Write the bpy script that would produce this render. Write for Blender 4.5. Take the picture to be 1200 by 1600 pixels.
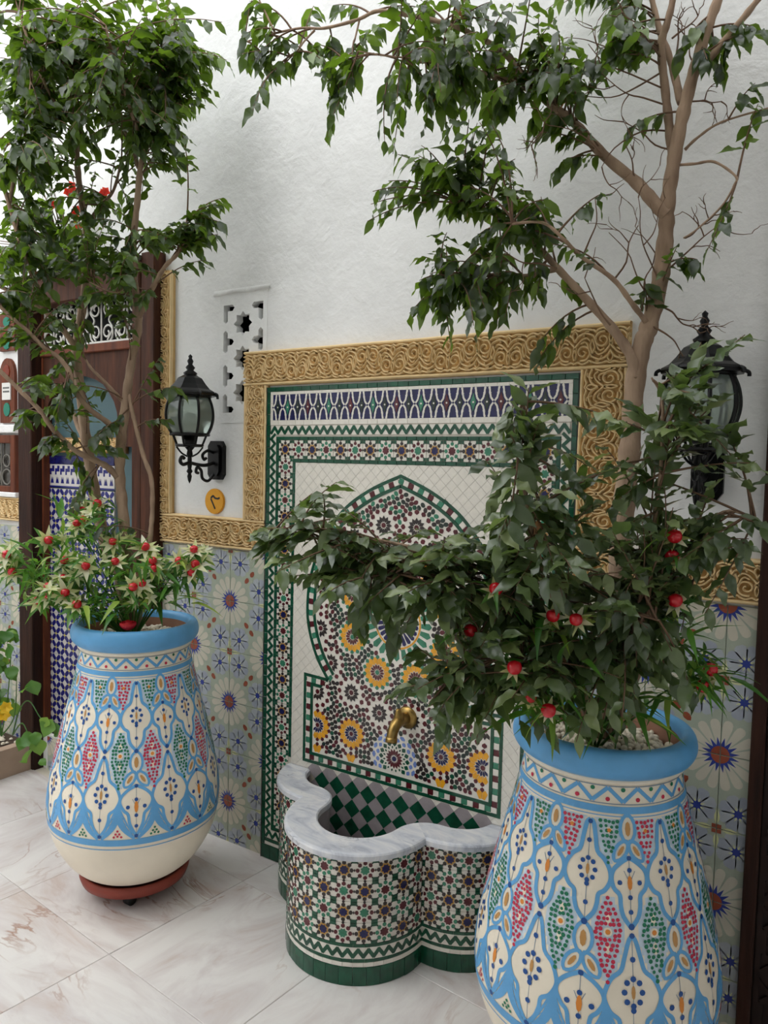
import bpy, math, random
from math import sin, cos, pi, radians, sqrt, atan2, hypot
from mathutils import Vector, Matrix
from mathutils.geometry import tessellate_polygon

for o in list(bpy.data.objects):
    bpy.data.objects.remove(o, do_unlink=True)
scene = bpy.context.scene
COL = scene.collection
random.seed(11)
R = random.random
U = random.uniform

# ---------------------------------------------------------------- camera
FPX = 1179.9
CAM = Vector((2.0800, -2.1364, 1.5089))
YAW, PITCH, ROLL = radians(-32.8706), radians(3.5977), radians(1.3328)
FW = Vector((sin(YAW) * cos(PITCH), cos(YAW) * cos(PITCH), -sin(PITCH)))
_rt = Vector((cos(YAW), -sin(YAW), 0))
_up = _rt.cross(FW)
RT = _rt * cos(ROLL) + _up * sin(ROLL)
UP = -_rt * sin(ROLL) + _up * cos(ROLL)
cam_d = bpy.data.cameras.new('camera')
cam_d.sensor_fit = 'HORIZONTAL'
cam_d.sensor_width = 36.0
cam_d.lens = FPX / 1200.0 * 36.0
cam_d.clip_start = 0.05
cam_o = bpy.data.objects.new('camera', cam_d)
COL.objects.link(cam_o)
bk = -FW
cam_o.matrix_world = Matrix(((RT.x, UP.x, bk.x, CAM.x), (RT.y, UP.y, bk.y, CAM.y), (RT.z, UP.z, bk.z, CAM.z), (0, 0, 0, 1)))
scene.camera = cam_o

# ---------------------------------------------------------------- sky and exposure
world = bpy.data.worlds.new('overcast_sky')
scene.world = world
world.use_nodes = True
wn = world.node_tree.nodes
wn['Background'].inputs['Color'].default_value = (0.95, 0.972, 1.0, 1)
wn['Background'].inputs['Strength'].default_value = 1.0
sun_d = bpy.data.lights.new('sun_through_cloud', 'SUN')
sun_d.energy = 0.3
sun_d.angle = radians(50)
sun_d.color = (1.0, 0.97, 0.92)
sun_o = bpy.data.objects.new('sun_through_cloud', sun_d)
COL.objects.link(sun_o)
sun_o.rotation_euler = (radians(32), 0, radians(-38))
scene.view_settings.view_transform = 'Standard'
scene.view_settings.look = 'None'
scene.view_settings.gamma = 1.0
scene.view_settings.use_curve_mapping = False
scene.view_settings.exposure = 1.35


def at(u, v, d):
    """a point in the courtyard at depth d (metres along the view axis) seen at photo pixel u, v"""
    return CAM + (FW + RT * ((u - 600) / FPX) - UP * ((v - 800) / FPX)) * d


def project(p):
    d = p - CAM
    z = d.dot(FW)
    if z <= 0.05:
        return (-9999, -9999, 0.05)
    return (600 + FPX * d.dot(RT) / z, 800 - FPX * d.dot(UP) / z, z)


# ---------------------------------------------------------------- helpers
def lin(c):
    out = []
    for x in c:
        x = x / 255.0
        out.append(x / 12.92 if x <= 0.04045 else ((x + 0.055) / 1.055) ** 2.4)
    return tuple(out) + (1.0,)


def mat(name, rgb, rough=0.6, var=0.0, scale=8.0, bump=0.0, bscale=40.0, metal=0.0, spec=0.5, stretch=None, coat=0.0, rgb2=None):
    m = bpy.data.materials.new(name)
    m.use_nodes = True
    nt = m.node_tree
    b = nt.nodes['Principled BSDF']
    b.inputs['Roughness'].default_value = rough
    b.inputs['Metallic'].default_value = metal
    b.inputs['Specular IOR Level'].default_value = spec
    b.inputs['Coat Weight'].default_value = coat
    b.inputs['Coat Roughness'].default_value = 0.12
    col = lin(rgb)
    b.inputs['Base Color'].default_value = col
    if var > 0 or rgb2 or bump > 0:
        tc = nt.nodes.new('ShaderNodeTexCoord')
        mp = nt.nodes.new('ShaderNodeMapping')
        if stretch:
            mp.inputs['Scale'].default_value = stretch
        nt.links.new(tc.outputs['Object'], mp.inputs['Vector'])
        oi = nt.nodes.new('ShaderNodeObjectInfo')
        ad = nt.nodes.new('ShaderNodeVectorMath')
        ad.operation = 'MULTIPLY_ADD'
        cb = nt.nodes.new('ShaderNodeCombineXYZ')
        nt.links.new(oi.outputs['Random'], cb.inputs[0])
        nt.links.new(oi.outputs['Random'], cb.inputs[1])
        nt.links.new(cb.outputs[0], ad.inputs[0])
        ad.inputs[1].default_value = (17, 9, 0)
        nt.links.new(mp.outputs[0], ad.inputs[2])
        src = ad.outputs[0]
    if var > 0 or rgb2:
        n = nt.nodes.new('ShaderNodeTexNoise')
        n.inputs['Scale'].default_value = scale
        n.inputs['Detail'].default_value = 5
        nt.links.new(src, n.inputs['Vector'])
        r = nt.nodes.new('ShaderNodeValToRGB')
        r.color_ramp.elements[0].position = 0.3
        r.color_ramp.elements[1].position = 0.7
        if rgb2:
            r.color_ramp.elements[0].color = lin(rgb2)
            r.color_ramp.elements[1].color = col
        else:
            r.color_ramp.elements[0].color = tuple(c * (1 - var) for c in col[:3]) + (1,)
            r.color_ramp.elements[1].color = tuple(min(1, c * (1 + var)) for c in col[:3]) + (1,)
        nt.links.new(n.outputs['Fac'], r.inputs['Fac'])
        nt.links.new(r.outputs['Color'], b.inputs['Base Color'])
    if bump > 0:
        n2 = nt.nodes.new('ShaderNodeTexNoise')
        n2.inputs['Scale'].default_value = bscale
        n2.inputs['Detail'].default_value = 6
        nt.links.new(src, n2.inputs['Vector'])
        bp = nt.nodes.new('ShaderNodeBump')
        bp.inputs['Strength'].default_value = bump
        bp.inputs['Distance'].default_value = 0.01
        nt.links.new(n2.outputs['Fac'], bp.inputs['Height'])
        nt.links.new(bp.outputs['Normal'], b.inputs['Normal'])
    return m


class MB:
    """collects polygons, each with a material slot, and links them as one mesh object"""

    def __init__(s):
        s.v, s.f, s.m = [], [], []

    def add(s, pts, faces, mi=0):
        o = len(s.v)
        s.v += [tuple(p) for p in pts]
        for f in faces:
            s.f.append(tuple(i + o for i in f))
            s.m.append(mi)

    def poly(s, pts, mi=0):
        s.add(pts, [tuple(range(len(pts)))], mi)

    def box(s, x0, x1, y0, y1, z0, z1, mi=0):
        s.add([(x0, y0, z0), (x1, y0, z0), (x1, y1, z0), (x0, y1, z0), (x0, y0, z1), (x1, y0, z1), (x1, y1, z1), (x0, y1, z1)],
              [(0, 3, 2, 1), (4, 5, 6, 7), (0, 1, 5, 4), (1, 2, 6, 5), (2, 3, 7, 6), (3, 0, 4, 7)], mi)

    def bevbox(s, x0, x1, y0, y1, z0, z1, b, mi=0):
        """box whose front (towards -y) has a chamfered edge"""
        s.add([(x0, y1, z0), (x1, y1, z0), (x1, y1, z1), (x0, y1, z1),
               (x0, y0 + b, z0), (x1, y0 + b, z0), (x1, y0 + b, z1), (x0, y0 + b, z1),
               (x0 + b, y0, z0 + b), (x1 - b, y0, z0 + b), (x1 - b, y0, z1 - b), (x0 + b, y0, z1 - b)],
              [(8, 9, 10, 11), (0, 1, 5, 4), (1, 2, 6, 5), (2, 3, 7, 6), (3, 0, 4, 7),
               (4, 5, 9, 8), (5, 6, 10, 9), (6, 7, 11, 10), (7, 4, 8, 11), (3, 2, 1, 0)], mi)

    def prism(s, pts, y0, y1, mi=0, tilt=0.0):
        """upright piece on a wall: outline (x, z), counter-clockwise from the front; y1 is the front"""
        n = len(pts)
        if tilt:
            cx = sum(p[0] for p in pts) / n
            cz = sum(p[1] for p in pts) / n
            tx, tz = U(-tilt, tilt), U(-tilt, tilt)
            front = [(x, y1 + (x - cx) * tx + (z - cz) * tz, z) for x, z in pts]
        else:
            front = [(x, y1, z) for x, z in pts]
        s.add(front + [(x, y0, z) for x, z in pts],
              [tuple(range(n))] + [(i, i + n, (i + 1) % n + n, (i + 1) % n) for i in range(n)], mi)

    def sheet(s, loops, y0, y1, mi=0, ms=None):
        """plate with holes: loops[0] outer, others holes, all (x, z)"""
        vl = [[Vector((x, z, 0)) for x, z in l] for l in loops]
        flat = [p for l in loops for p in l]
        tris = tessellate_polygon(vl)
        out = []
        for a, b, c in tris:
            p, q, r = flat[a], flat[b], flat[c]
            ar = (q[0] - p[0]) * (r[1] - p[1]) - (q[1] - p[1]) * (r[0] - p[0])
            out.append((a, b, c) if ar > 0 else (a, c, b))
        s.add([(x, y1, z) for x, z in flat], out, mi)
        for l in loops:
            n = len(l)
            s.add([(x, y1, z) for x, z in l] + [(x, y0, z) for x, z in l],
                  [(i, i + n, (i + 1) % n + n, (i + 1) % n) for i in range(n)], ms if ms is not None else mi)

    def tube(s, pts, rad, sides=6, mi=0, caps=True):
        pts = [Vector(p) for p in pts]
        n = len(pts)
        if not hasattr(rad, '__len__'):
            rad = [rad] * n
        t = (pts[1] - pts[0]).normalized()
        ref = Vector((0, 0, 1)) if abs(t.z) < 0.9 else Vector((1, 0, 0))
        a = t.cross(ref).normalized()
        vs = []
        for i in range(n):
            t = (pts[min(i + 1, n - 1)] - pts[max(i - 1, 0)])
            if t.length < 1e-9:
                t = Vector((0, 0, 1))
            t.normalize()
            a = (a - t * a.dot(t))
            if a.length < 1e-6:
                a = t.orthogonal()
            a.normalize()
            b = t.cross(a)
            for k in range(sides):
                an = 2 * pi * k / sides
                vs.append(pts[i] + a * (cos(an) * rad[i]) + b * (sin(an) * rad[i]))
        fs = []
        for i in range(n - 1):
            for k in range(sides):
                k2 = (k + 1) % sides
                fs.append((i * sides + k, i * sides + k2, (i + 1) * sides + k2, (i + 1) * sides + k))
        if caps:
            fs.append(tuple(reversed(range(sides))))
            fs.append(tuple((n - 1) * sides + k for k in range(sides)))
        s.add(vs, fs, mi)

    def lathe(s, prof, n=32, c=(0, 0, 0), mi=0, a0=0.0, mf=None):
        """revolve (r, z) about the vertical through c, profile given from below, outside"""
        vs = []
        for r, z in prof:
            for k in range(n):
                an = a0 + 2 * pi * k / n
                vs.append((c[0] + r * cos(an), c[1] + r * sin(an), c[2] + z))
        fs = []
        for i in range(len(prof) - 1):
            for k in range(n):
                k2 = (k + 1) % n
                fs.append((i * n + k, i * n + k2, (i + 1) * n + k2, (i + 1) * n + k))
        o = len(s.v)
        s.v += vs
        for j, f in enumerate(fs):
            s.f.append(tuple(i + o for i in f))
            s.m.append(mf(j // n, j % n) if mf else mi)

    def mesh(s, name, mats, smooth=False):
        me = bpy.data.meshes.new(name)
        me.from_pydata(s.v, [], s.f)
        for m in (mats if isinstance(mats, (list, tuple)) else [mats]):
            me.materials.append(m)
        if len(me.materials) > 1:
            me.polygons.foreach_set('material_index', s.m)
        if smooth:
            me.polygons.foreach_set('use_smooth', [True] * len(me.polygons))
        me.update()
        return me

    def build(s, name, mats, parent=None, smooth=False):
        return link(name, s.mesh(name, mats, smooth), parent)


def link(name, data, parent=None, M=None):
    o = bpy.data.objects.new(name, data)
    COL.objects.link(o)
    if parent is not None:
        o.parent = parent
    if M is not None:
        o.matrix_local = M
    return o


def tag(o, label=None, cat=None, group=None, kind=None):
    if label:
        o['label'] = label
    if cat:
        o['category'] = cat
    if group:
        o['group'] = group
    if kind:
        o['kind'] = kind
    return o


def empty(name, loc=(0, 0, 0), rz=0.0):
    o = bpy.data.objects.new(name, None)
    o.empty_display_size = 0.05
    COL.objects.link(o)
    o.location = loc
    o.rotation_euler = (0, 0, rz)
    return o


def cr(pts, n=6, closed=False):
    """Catmull-Rom through points of any dimension"""
    P = [tuple(p) for p in pts]
    d = len(P[0])
    N = len(P)
    out = []
    for i in range(N if closed else N - 1):
        if closed:
            p0, p1, p2, p3 = P[i - 1], P[i], P[(i + 1) % N], P[(i + 2) % N]
        else:
            p0, p1, p2, p3 = P[max(i - 1, 0)], P[i], P[i + 1], P[min(i + 2, N - 1)]
        for k in range(n):
            t = k / n
            out.append(tuple(0.5 * (2 * p1[j] + (p2[j] - p0[j]) * t + (2 * p0[j] - 5 * p1[j] + 4 * p2[j] - p3[j]) * t * t
                                    + (3 * p1[j] - p0[j] - 3 * p2[j] + p3[j]) * t ** 3) for j in range(d)))
    if not closed:
        out.append(P[-1])
    return out


def inside(p, poly):
    x, y = p
    c = False
    n = len(poly)
    j = n - 1
    for i in range(n):
        xi, yi = poly[i]
        xj, yj = poly[j]
        if (yi > y) != (yj > y) and x < (xj - xi) * (y - yi) / (yj - yi) + xi:
            c = not c
        j = i
    return c


def ngon(cx, cz, r, n, a0=0.0, sx=1.0):
    return [(cx + r * sx * cos(a0 + 2 * pi * k / n), cz + r * sin(a0 + 2 * pi * k / n)) for k in range(n)]


def star(cx, cz, r, r2, n, a0=0.0):
    return [(cx + (r if k % 2 == 0 else r2) * cos(a0 + pi * k / n), cz + (r if k % 2 == 0 else r2) * sin(a0 + pi * k / n)) for k in range(2 * n)]


def radial(cx, cz, an, prof):
    """petal: prof is (r, half width) list; symmetric about direction an; counter-clockwise"""
    ca, sa = cos(an), sin(an)
    right = [(r, -w) for r, w in prof]
    left = [(r, w) for r, w in reversed(prof) if w > 1e-6]
    return [(cx + r * ca - w * sa, cz + r * sa + w * ca) for r, w in right + left]


# ---------------------------------------------------------------- materials
def plaster_mat():
    m = mat('white_lime_plaster', (234, 234, 232), 0.85, bump=0.0)
    nt = m.node_tree
    b = nt.nodes['Principled BSDF']
    tc = nt.nodes.new('ShaderNodeTexCoord')
    big = nt.nodes.new('ShaderNodeTexNoise')
    big.inputs['Scale'].default_value = 3.0
    big.inputs['Detail'].default_value = 8
    big.inputs['Roughness'].default_value = 0.65
    nt.links.new(tc.outputs['Object'], big.inputs['Vector'])
    fine = nt.nodes.new('ShaderNodeTexNoise')
    fine.inputs['Scale'].default_value = 55.0
    fine.inputs['Detail'].default_value = 4
    nt.links.new(tc.outputs['Object'], fine.inputs['Vector'])
    sc = nt.nodes.new('ShaderNodeTexNoise')
    sc.inputs['Scale'].default_value = 11.0
    sc.inputs['Detail'].default_value = 6
    sc.inputs['Distortion'].default_value = 1.2
    nt.links.new(tc.outputs['Object'], sc.inputs['Vector'])
    b1 = nt.nodes.new('ShaderNodeBump')
    b1.inputs['Strength'].default_value = 0.35
    b1.inputs['Distance'].default_value = 0.03
    nt.links.new(big.outputs['Fac'], b1.inputs['Height'])
    b2 = nt.nodes.new('ShaderNodeBump')
    b2.inputs['Strength'].default_value = 0.45
    b2.inputs['Distance'].default_value = 0.008
    nt.links.new(sc.outputs['Fac'], b2.inputs['Height'])
    nt.links.new(b1.outputs['Normal'], b2.inputs['Normal'])
    b3 = nt.nodes.new('ShaderNodeBump')
    b3.inputs['Strength'].default_value = 0.4
    b3.inputs['Distance'].default_value = 0.003
    nt.links.new(fine.outputs['Fac'], b3.inputs['Height'])
    nt.links.new(b2.outputs['Normal'], b3.inputs['Normal'])
    nt.links.new(b3.outputs['Normal'], b.inputs['Normal'])
    r = nt.nodes.new('ShaderNodeValToRGB')
    r.color_ramp.elements[0].position = 0.3
    r.color_ramp.elements[0].color = lin((224, 224, 222))
    r.color_ramp.elements[1].position = 0.6
    r.color_ramp.elements[1].color = lin((238, 238, 236))
    nt.links.new(big.outputs['Fac'], r.inputs['Fac'])
    nt.links.new(r.outputs['Color'], b.inputs['Base Color'])
    return m


def marble_mat(name, base, vein, vein2, scale, rough, grey):
    m = mat(name, base, rough)
    nt = m.node_tree
    b = nt.nodes['Principled BSDF']
    tc = nt.nodes.new('ShaderNodeTexCoord')
    oi = nt.nodes.new('ShaderNodeObjectInfo')
    cb = nt.nodes.new('ShaderNodeCombineXYZ')
    for i in range(3):
        nt.links.new(oi.outputs['Random'], cb.inputs[i])
    ad = nt.nodes.new('ShaderNodeVectorMath')
    ad.operation = 'MULTIPLY_ADD'
    ad.inputs[1].default_value = (37, 53, 11)
    nt.links.new(cb.outputs[0], ad.inputs[0])
    nt.links.new(tc.outputs['Object'], ad.inputs[2])
    mp = nt.nodes.new('ShaderNodeMapping')
    mp.inputs['Rotation'].default_value = (0, 0, radians(28))
    mp.inputs['Scale'].default_value = (1.0, 2.6, 1.0)
    nt.links.new(ad.outputs[0], mp.inputs['Vector'])
    n1 = nt.nodes.new('ShaderNodeTexNoise')
    n1.inputs['Scale'].default_value = scale
    n1.inputs['Detail'].default_value = 8
    n1.inputs['Roughness'].default_value = 0.62
    n1.inputs['Distortion'].default_value = 1.4
    nt.links.new(mp.outputs[0], n1.inputs['Vector'])
    r1 = nt.nodes.new('ShaderNodeValToRGB')
    e = r1.color_ramp.elements
    e[0].position = 0.40
    e[0].color = lin(base)
    e[1].position = 0.75
    e[1].color = lin(vein2)
    k = r1.color_ramp.elements.new(0.56)
    k.color = lin(grey)
    nt.links.new(n1.outputs['Fac'], r1.inputs['Fac'])
    n2 = nt.nodes.new('ShaderNodeTexNoise')
    n2.inputs['Scale'].default_value = scale * 0.8
    n2.inputs['Detail'].default_value = 7
    n2.inputs['Distortion'].default_value = 2.2
    nt.links.new(mp.outputs[0], n2.inputs['Vector'])
    r2 = nt.nodes.new('ShaderNodeValToRGB')
    e = r2.color_ramp.elements
    e[0].position = 0.475
    e[0].color = (0, 0, 0, 1)
    e[1].position = 0.525
    e[1].color = (0, 0, 0, 1)
    k = r2.color_ramp.elements.new(0.5)
    k.color = (1, 1, 1, 1)
    nt.links.new(n2.outputs['Fac'], r2.inputs['Fac'])
    n3 = nt.nodes.new('ShaderNodeTexNoise')
    n3.inputs['Scale'].default_value = scale * 1.3
    nt.links.new(ad.outputs[0], n3.inputs['Vector'])
    mu = nt.nodes.new('ShaderNodeMath')
    mu.operation = 'MULTIPLY'
    r3 = nt.nodes.new('ShaderNodeValToRGB')
    r3.color_ramp.elements[0].position = 0.5
    r3.color_ramp.elements[1].position = 0.72
    nt.links.new(n3.outputs['Fac'], r3.inputs['Fac'])
    nt.links.new(r2.outputs['Color'], mu.inputs[0])
    nt.links.new(r3.outputs['Color'], mu.inputs[1])
    mx = nt.nodes.new('ShaderNodeMix')
    mx.data_type = 'RGBA'
    nt.links.new(mu.outputs[0], mx.inputs['Factor'])
    nt.links.new(r1.outputs['Color'], mx.inputs['A'])
    mx.inputs['B'].default_value = lin(vein)
    nt.links.new(mx.outputs['Result'], b.inputs['Base Color'])
    return m


def leaf_mat(name, dark, mid, light, trans, gloss=0.38, transw=0.35, coat=0.0):
    m = bpy.data.materials.new(name)
    m.use_nodes = True
    nt = m.node_tree
    b = nt.nodes['Principled BSDF']
    b.inputs['Roughness'].default_value = gloss
    b.inputs['Specular IOR Level'].default_value = 0.6
    b.inputs['Coat Weight'].default_value = coat
    b.inputs['Coat Roughness'].default_value = 0.3
    oi = nt.nodes.new('ShaderNodeObjectInfo')
    ge = nt.nodes.new('ShaderNodeNewGeometry')
    ad = nt.nodes.new('ShaderNodeMath')
    ad.operation = 'ADD'
    nt.links.new(oi.outputs['Random'], ad.inputs[0])
    nt.links.new(ge.outputs['Random Per Island'], ad.inputs[1])
    fr = nt.nodes.new('ShaderNodeMath')
    fr.operation = 'FRACT'
    nt.links.new(ad.outputs[0], fr.inputs[0])
    r = nt.nodes.new('ShaderNodeValToRGB')
    e = r.color_ramp.elements
    e[0].position = 0.0
    e[0].color = lin(dark)
    e[1].position = 1.0
    e[1].color = lin(light)
    k = e.new(0.72)
    k.color = lin(mid)
    nt.links.new(fr.outputs[0], r.inputs['Fac'])
    nt.links.new(r.outputs['Color'], b.inputs['Base Color'])
    tr = nt.nodes.new('ShaderNodeBsdfTranslucent')
    tm = nt.nodes.new('ShaderNodeMix')
    tm.data_type = 'RGBA'
    tm.blend_type = 'MIX'
    tm.inputs['Factor'].default_value = 0.75
    nt.links.new(r.outputs['Color'], tm.inputs['A'])
    tm.inputs['B'].default_value = lin(trans)
    nt.links.new(tm.outputs['Result'], tr.inputs['Color'])
    mx = nt.nodes.new('ShaderNodeMixShader')
    mx.inputs[0].default_value = transw
    nt.links.new(b.outputs[0], mx.inputs[1])
    nt.links.new(tr.outputs[0], mx.inputs[2])
    nt.links.new(mx.outputs[0], nt.nodes['Material Output'].inputs['Surface'])
    return m


def glass_mat(name, tint, body, mix_t=0.55):
    m = bpy.data.materials.new(name)
    m.use_nodes = True
    nt = m.node_tree
    nt.nodes.remove(nt.nodes['Principled BSDF'])
    t = nt.nodes.new('ShaderNodeBsdfTransparent')
    t.inputs['Color'].default_value = lin(tint)
    d = nt.nodes.new('ShaderNodeBsdfTranslucent')
    d.inputs['Color'].default_value = lin(body)
    d2 = nt.nodes.new('ShaderNodeBsdfDiffuse')
    d2.inputs['Color'].default_value = lin(body)
    g = nt.nodes.new('ShaderNodeBsdfGlossy')
    g.inputs['Roughness'].default_value = 0.08
    m0 = nt.nodes.new('ShaderNodeMixShader')
    nt.links.new(d.outputs[0], m0.inputs[1])
    nt.links.new(d2.outputs[0], m0.inputs[2])
    m1 = nt.nodes.new('ShaderNodeMixShader')
    m1.inputs[0].default_value = mix_t
    nt.links.new(m0.outputs[0], m1.inputs[1])
    nt.links.new(t.outputs[0], m1.inputs[2])
    m2 = nt.nodes.new('ShaderNodeMixShader')
    fz = nt.nodes.new('ShaderNodeFresnel')
    fz.inputs['IOR'].default_value = 1.5
    nt.links.new(fz.outputs[0], m2.inputs[0])
    nt.links.new(m1.outputs[0], m2.inputs[1])
    nt.links.new(g.outputs[0], m2.inputs[2])
    nt.links.new(m2.outputs[0], nt.nodes['Material Output'].inputs['Surface'])
    return m


PLASTER = plaster_mat()
FLOORM = marble_mat('white_floor_marble', (224, 220, 216), (170, 138, 122), (196, 178, 168), 2.1, 0.22, (212, 205, 202))
RIMM = marble_mat('grey_veined_rim_marble', (222, 222, 222), (112, 116, 128), (150, 155, 168), 6.5, 0.3, (198, 201, 208))
GROUT = mat('pale_grout', (196, 188, 172), 0.9)
DGROUT = mat('dark_grout', (60, 58, 54), 0.9)
GYPSUM = mat('ochre_carved_gypsum', (232, 203, 152), 0.8, 0.08, 14, 0.2, 70)
GYPBACK = mat('shaded_gypsum_ground', (208, 170, 112), 0.9, 0.1, 20)  # same gypsum darkened: shade of the recesses put into the colour
WOOD = mat('dark_brown_wood', (88, 52, 35), 0.65, rgb2=(52, 31, 22), spec=0.2, scale=9, bump=0.25, bscale=30, stretch=(5, 5, 0.5))
WOODD = mat('deep_brown_wood', (62, 36, 26), 0.6, rgb2=(38, 23, 18), spec=0.2, scale=9, bump=0.25, bscale=30, stretch=(5, 5, 0.5))
WOODR = mat('red_brown_wood', (116, 62, 38), 0.6, rgb2=(82, 42, 28), spec=0.25, scale=9, stretch=(5, 5, 0.6))
CARVED = mat('carved_black_brown_wood', (46, 28, 23), 0.5, rgb2=(30, 19, 16), scale=12, spec=0.25)
TEAL = mat('teal_board', (64, 92, 98), 0.5, 0.1, 5)  # one even dark teal for the alcove back
BLACKM = mat('black_iron', (9, 9, 10), 0.34, spec=0.3)
WHITEM = mat('white_painted_iron', (222, 220, 214), 0.5)
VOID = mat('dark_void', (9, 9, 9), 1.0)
BRASS = mat('aged_brass', (158, 130, 76), 0.32, 0.3, 40, metal=1.0)
GOLD = mat('gold_plaque', (214, 152, 44), 0.35, 0.08, 20, metal=0.55)
ENAMEL = mat('black_paint', (18, 16, 14), 0.5)

# zellige glazes
ZW = mat('zellige_white', (226, 221, 210), 0.22, 0.05, 60)
ZG = mat('zellige_bottle_green', (16, 74, 52), 0.15, 0.3, 30)
ZL = mat('zellige_sea_green', (52, 122, 94), 0.2, 0.18, 40)
ZN = mat('zellige_navy', (18, 20, 74), 0.18, 0.25, 40)
ZM = mat('zellige_maroon', (84, 24, 32), 0.2, 0.25, 40)
ZK = mat('zellige_dark_brown', (46, 38, 37), 0.2, 0.25, 40)
ZY = mat('zellige_amber', (226, 160, 34), 0.22, 0.12, 40)
ZB = mat('zellige_pale_blue', (108, 134, 196), 0.22, 0.15, 40)
ZGR = mat('zellige_grey_lilac', (158, 150, 152), 0.25, 0.1, 30)
ZK2 = mat('zellige_black_green', (30, 44, 38), 0.2, 0.25, 40)
ZA = mat('zellige_dull_amber', (186, 140, 62), 0.22, 0.15, 40)
ZALL = [ZW, ZG, ZL, ZN, ZM, ZK, ZY, ZB, ZGR, ZK2, ZA]
iW, iG, iL, iN, iM, iK, iY, iB, iGR, iK2, iA = range(11)

# cement tile print colours
TB = mat('cement_tile_sage', (168, 176, 158), 0.5, 0.06, 25)
TW = mat('cement_tile_cream', (204, 198, 180), 0.5, 0.05, 25)
TLV = mat('cement_tile_lavender', (160, 166, 178), 0.5, 0.06, 25)
TLV2 = mat('cement_tile_pale_blue', (172, 178, 184), 0.5, 0.05, 25)
TN = mat('cement_tile_cobalt', (40, 58, 142), 0.5, 0.12, 25)
TR_ = mat('cement_tile_rust', (144, 70, 44), 0.5, 0.12, 25)
TY = mat('cement_tile_lime', (206, 208, 156), 0.5, 0.06, 25)

# pot paint
CREAM = mat('cream_pot_glaze', (242, 232, 212), 0.42, 0.05, 9, 0.06, 25)
WASH = mat('pale_blue_wash', (198, 216, 230), 0.45, 0.08, 60)
PBLUE = mat('sky_blue_paint', (98, 168, 220), 0.4, 0.08, 20)
DBLUE = mat('deep_blue_paint', (26, 80, 150), 0.4)
PRED = mat('crimson_paint', (196, 34, 70), 0.4)
PGREEN = mat('green_paint', (12, 118, 84), 0.4)
PORANGE = mat('orange_paint', (224, 138, 50), 0.4)
PTAN = mat('tan_paint', (196, 146, 84), 0.4)
PLINE = mat('grey_blue_fine_line', (120, 140, 160), 0.5)
TERRA = mat('red_terracotta', (138, 58, 44), 0.55, 0.15, 12)
RAWCLAY = mat('raw_clay', (150, 110, 88), 0.8, 0.12, 20)
SOIL = mat('soil', (66, 52, 40), 0.95, 0.3, 30)
PEB = mat('white_pebble', (222, 212, 192), 0.7, 0.12, 30)
RUBBER = mat('black_rubber', (24, 24, 25), 0.55)

BARK = mat('grey_brown_bark', (172, 146, 122), 0.85, rgb2=(128, 104, 84), scale=24, bump=0.5, bscale=60, stretch=(1, 1, 0.35))
TWIG = mat('brown_twig', (110, 84, 64), 0.8, 0.2, 40)
LEAF = leaf_mat('ficus_leaf', (30, 42, 31), (48, 64, 42), (112, 138, 52), (134, 174, 36), 0.34, 0.38, 0.25)
LEAFR = leaf_mat('ficus_leaf_sky_sheen', (58, 76, 52), (98, 116, 78), (146, 160, 108), (124, 156, 48), 0.3, 0.3, 0.6)  # same fig leaf made paler; sky gloss put into its base colour
DRY = leaf_mat('dry_leaf', (150, 108, 70), (168, 120, 80), (180, 136, 96), (190, 140, 90), 0.7, 0.25)
BLADE = leaf_mat('berry_plant_leaf', (40, 92, 36), (78, 128, 48), (168, 184, 84), (120, 180, 50), 0.4, 0.35)
BRACT = leaf_mat('cream_bract', (216, 222, 150), (242, 242, 202), (250, 248, 228), (220, 224, 150), 0.5, 0.35)
BERRY = mat('red_berry', (204, 18, 36), 0.18, coat=0.4)
VINE = leaf_mat('vine_leaf', (52, 96, 44), (78, 126, 52), (140, 176, 66), (140, 190, 50), 0.42, 0.35)
REDFL = leaf_mat('scarlet_petal', (220, 44, 30), (230, 64, 44), (240, 96, 70), (240, 70, 40), 0.5, 0.3)
YELFL = leaf_mat('yellow_petal', (236, 190, 20), (240, 200, 30), (244, 210, 50), (240, 200, 30), 0.5, 0.3)
ROSE = leaf_mat('red_rose_petal', (168, 12, 24), (190, 18, 32), (206, 26, 40), (200, 20, 30), 0.5, 0.2)

# ================================================================ THE SETTING
def onwall(u, v, y=0.0):
    d = FW + RT * ((u - 600) / FPX) - UP * ((v - 800) / FPX)
    p = CAM + d * ((y - CAM.y) / d.y)
    return p.x, p.z


TOPZ = 5.2
VX0, VX1, VZ0, VZ1 = -0.075, 0.165, 1.655, 2.15      # pierced vent
DX0, DX1, DZ0, DZ1 = -1.245, -0.55, 0.20, 2.26       # alcove opening
m = MB()
for x0, x1, z0, z1 in ((-3.2, DX0, -0.05, TOPZ), (DX0, DX1, -0.05, DZ0), (DX0, DX1, DZ1, TOPZ), (DX1, VX0, -0.05, TOPZ),
                       (VX0, VX1, -0.05, VZ0), (VX0, VX1, VZ1, TOPZ), (VX1, 3.0, -0.05, TOPZ)):
    m.box(x0, x1, 0.0, 0.22, z0, z1)
wall_back = tag(m.build('wall_back', PLASTER), 'white rough plastered courtyard wall', kind='structure')
m = MB()
m.box(3.0, 3.2, -4.6, 0.22, -0.05, TOPZ)
tag(m.build('wall_right', PLASTER), 'white courtyard side wall', kind='structure')
m = MB()
m.box(-3.2, 3.6, -4.8, -4.6, -0.05, TOPZ)
tag(m.build('wall_front', PLASTER), 'white courtyard wall behind the viewer', kind='structure')
m = MB()
m.box(-3.4, -3.2, -4.8, 0.22, -0.05, 2.6)
tag(m.build('wall_left', PLASTER), 'low white wall at the far end of the courtyard', kind='structure')
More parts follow.
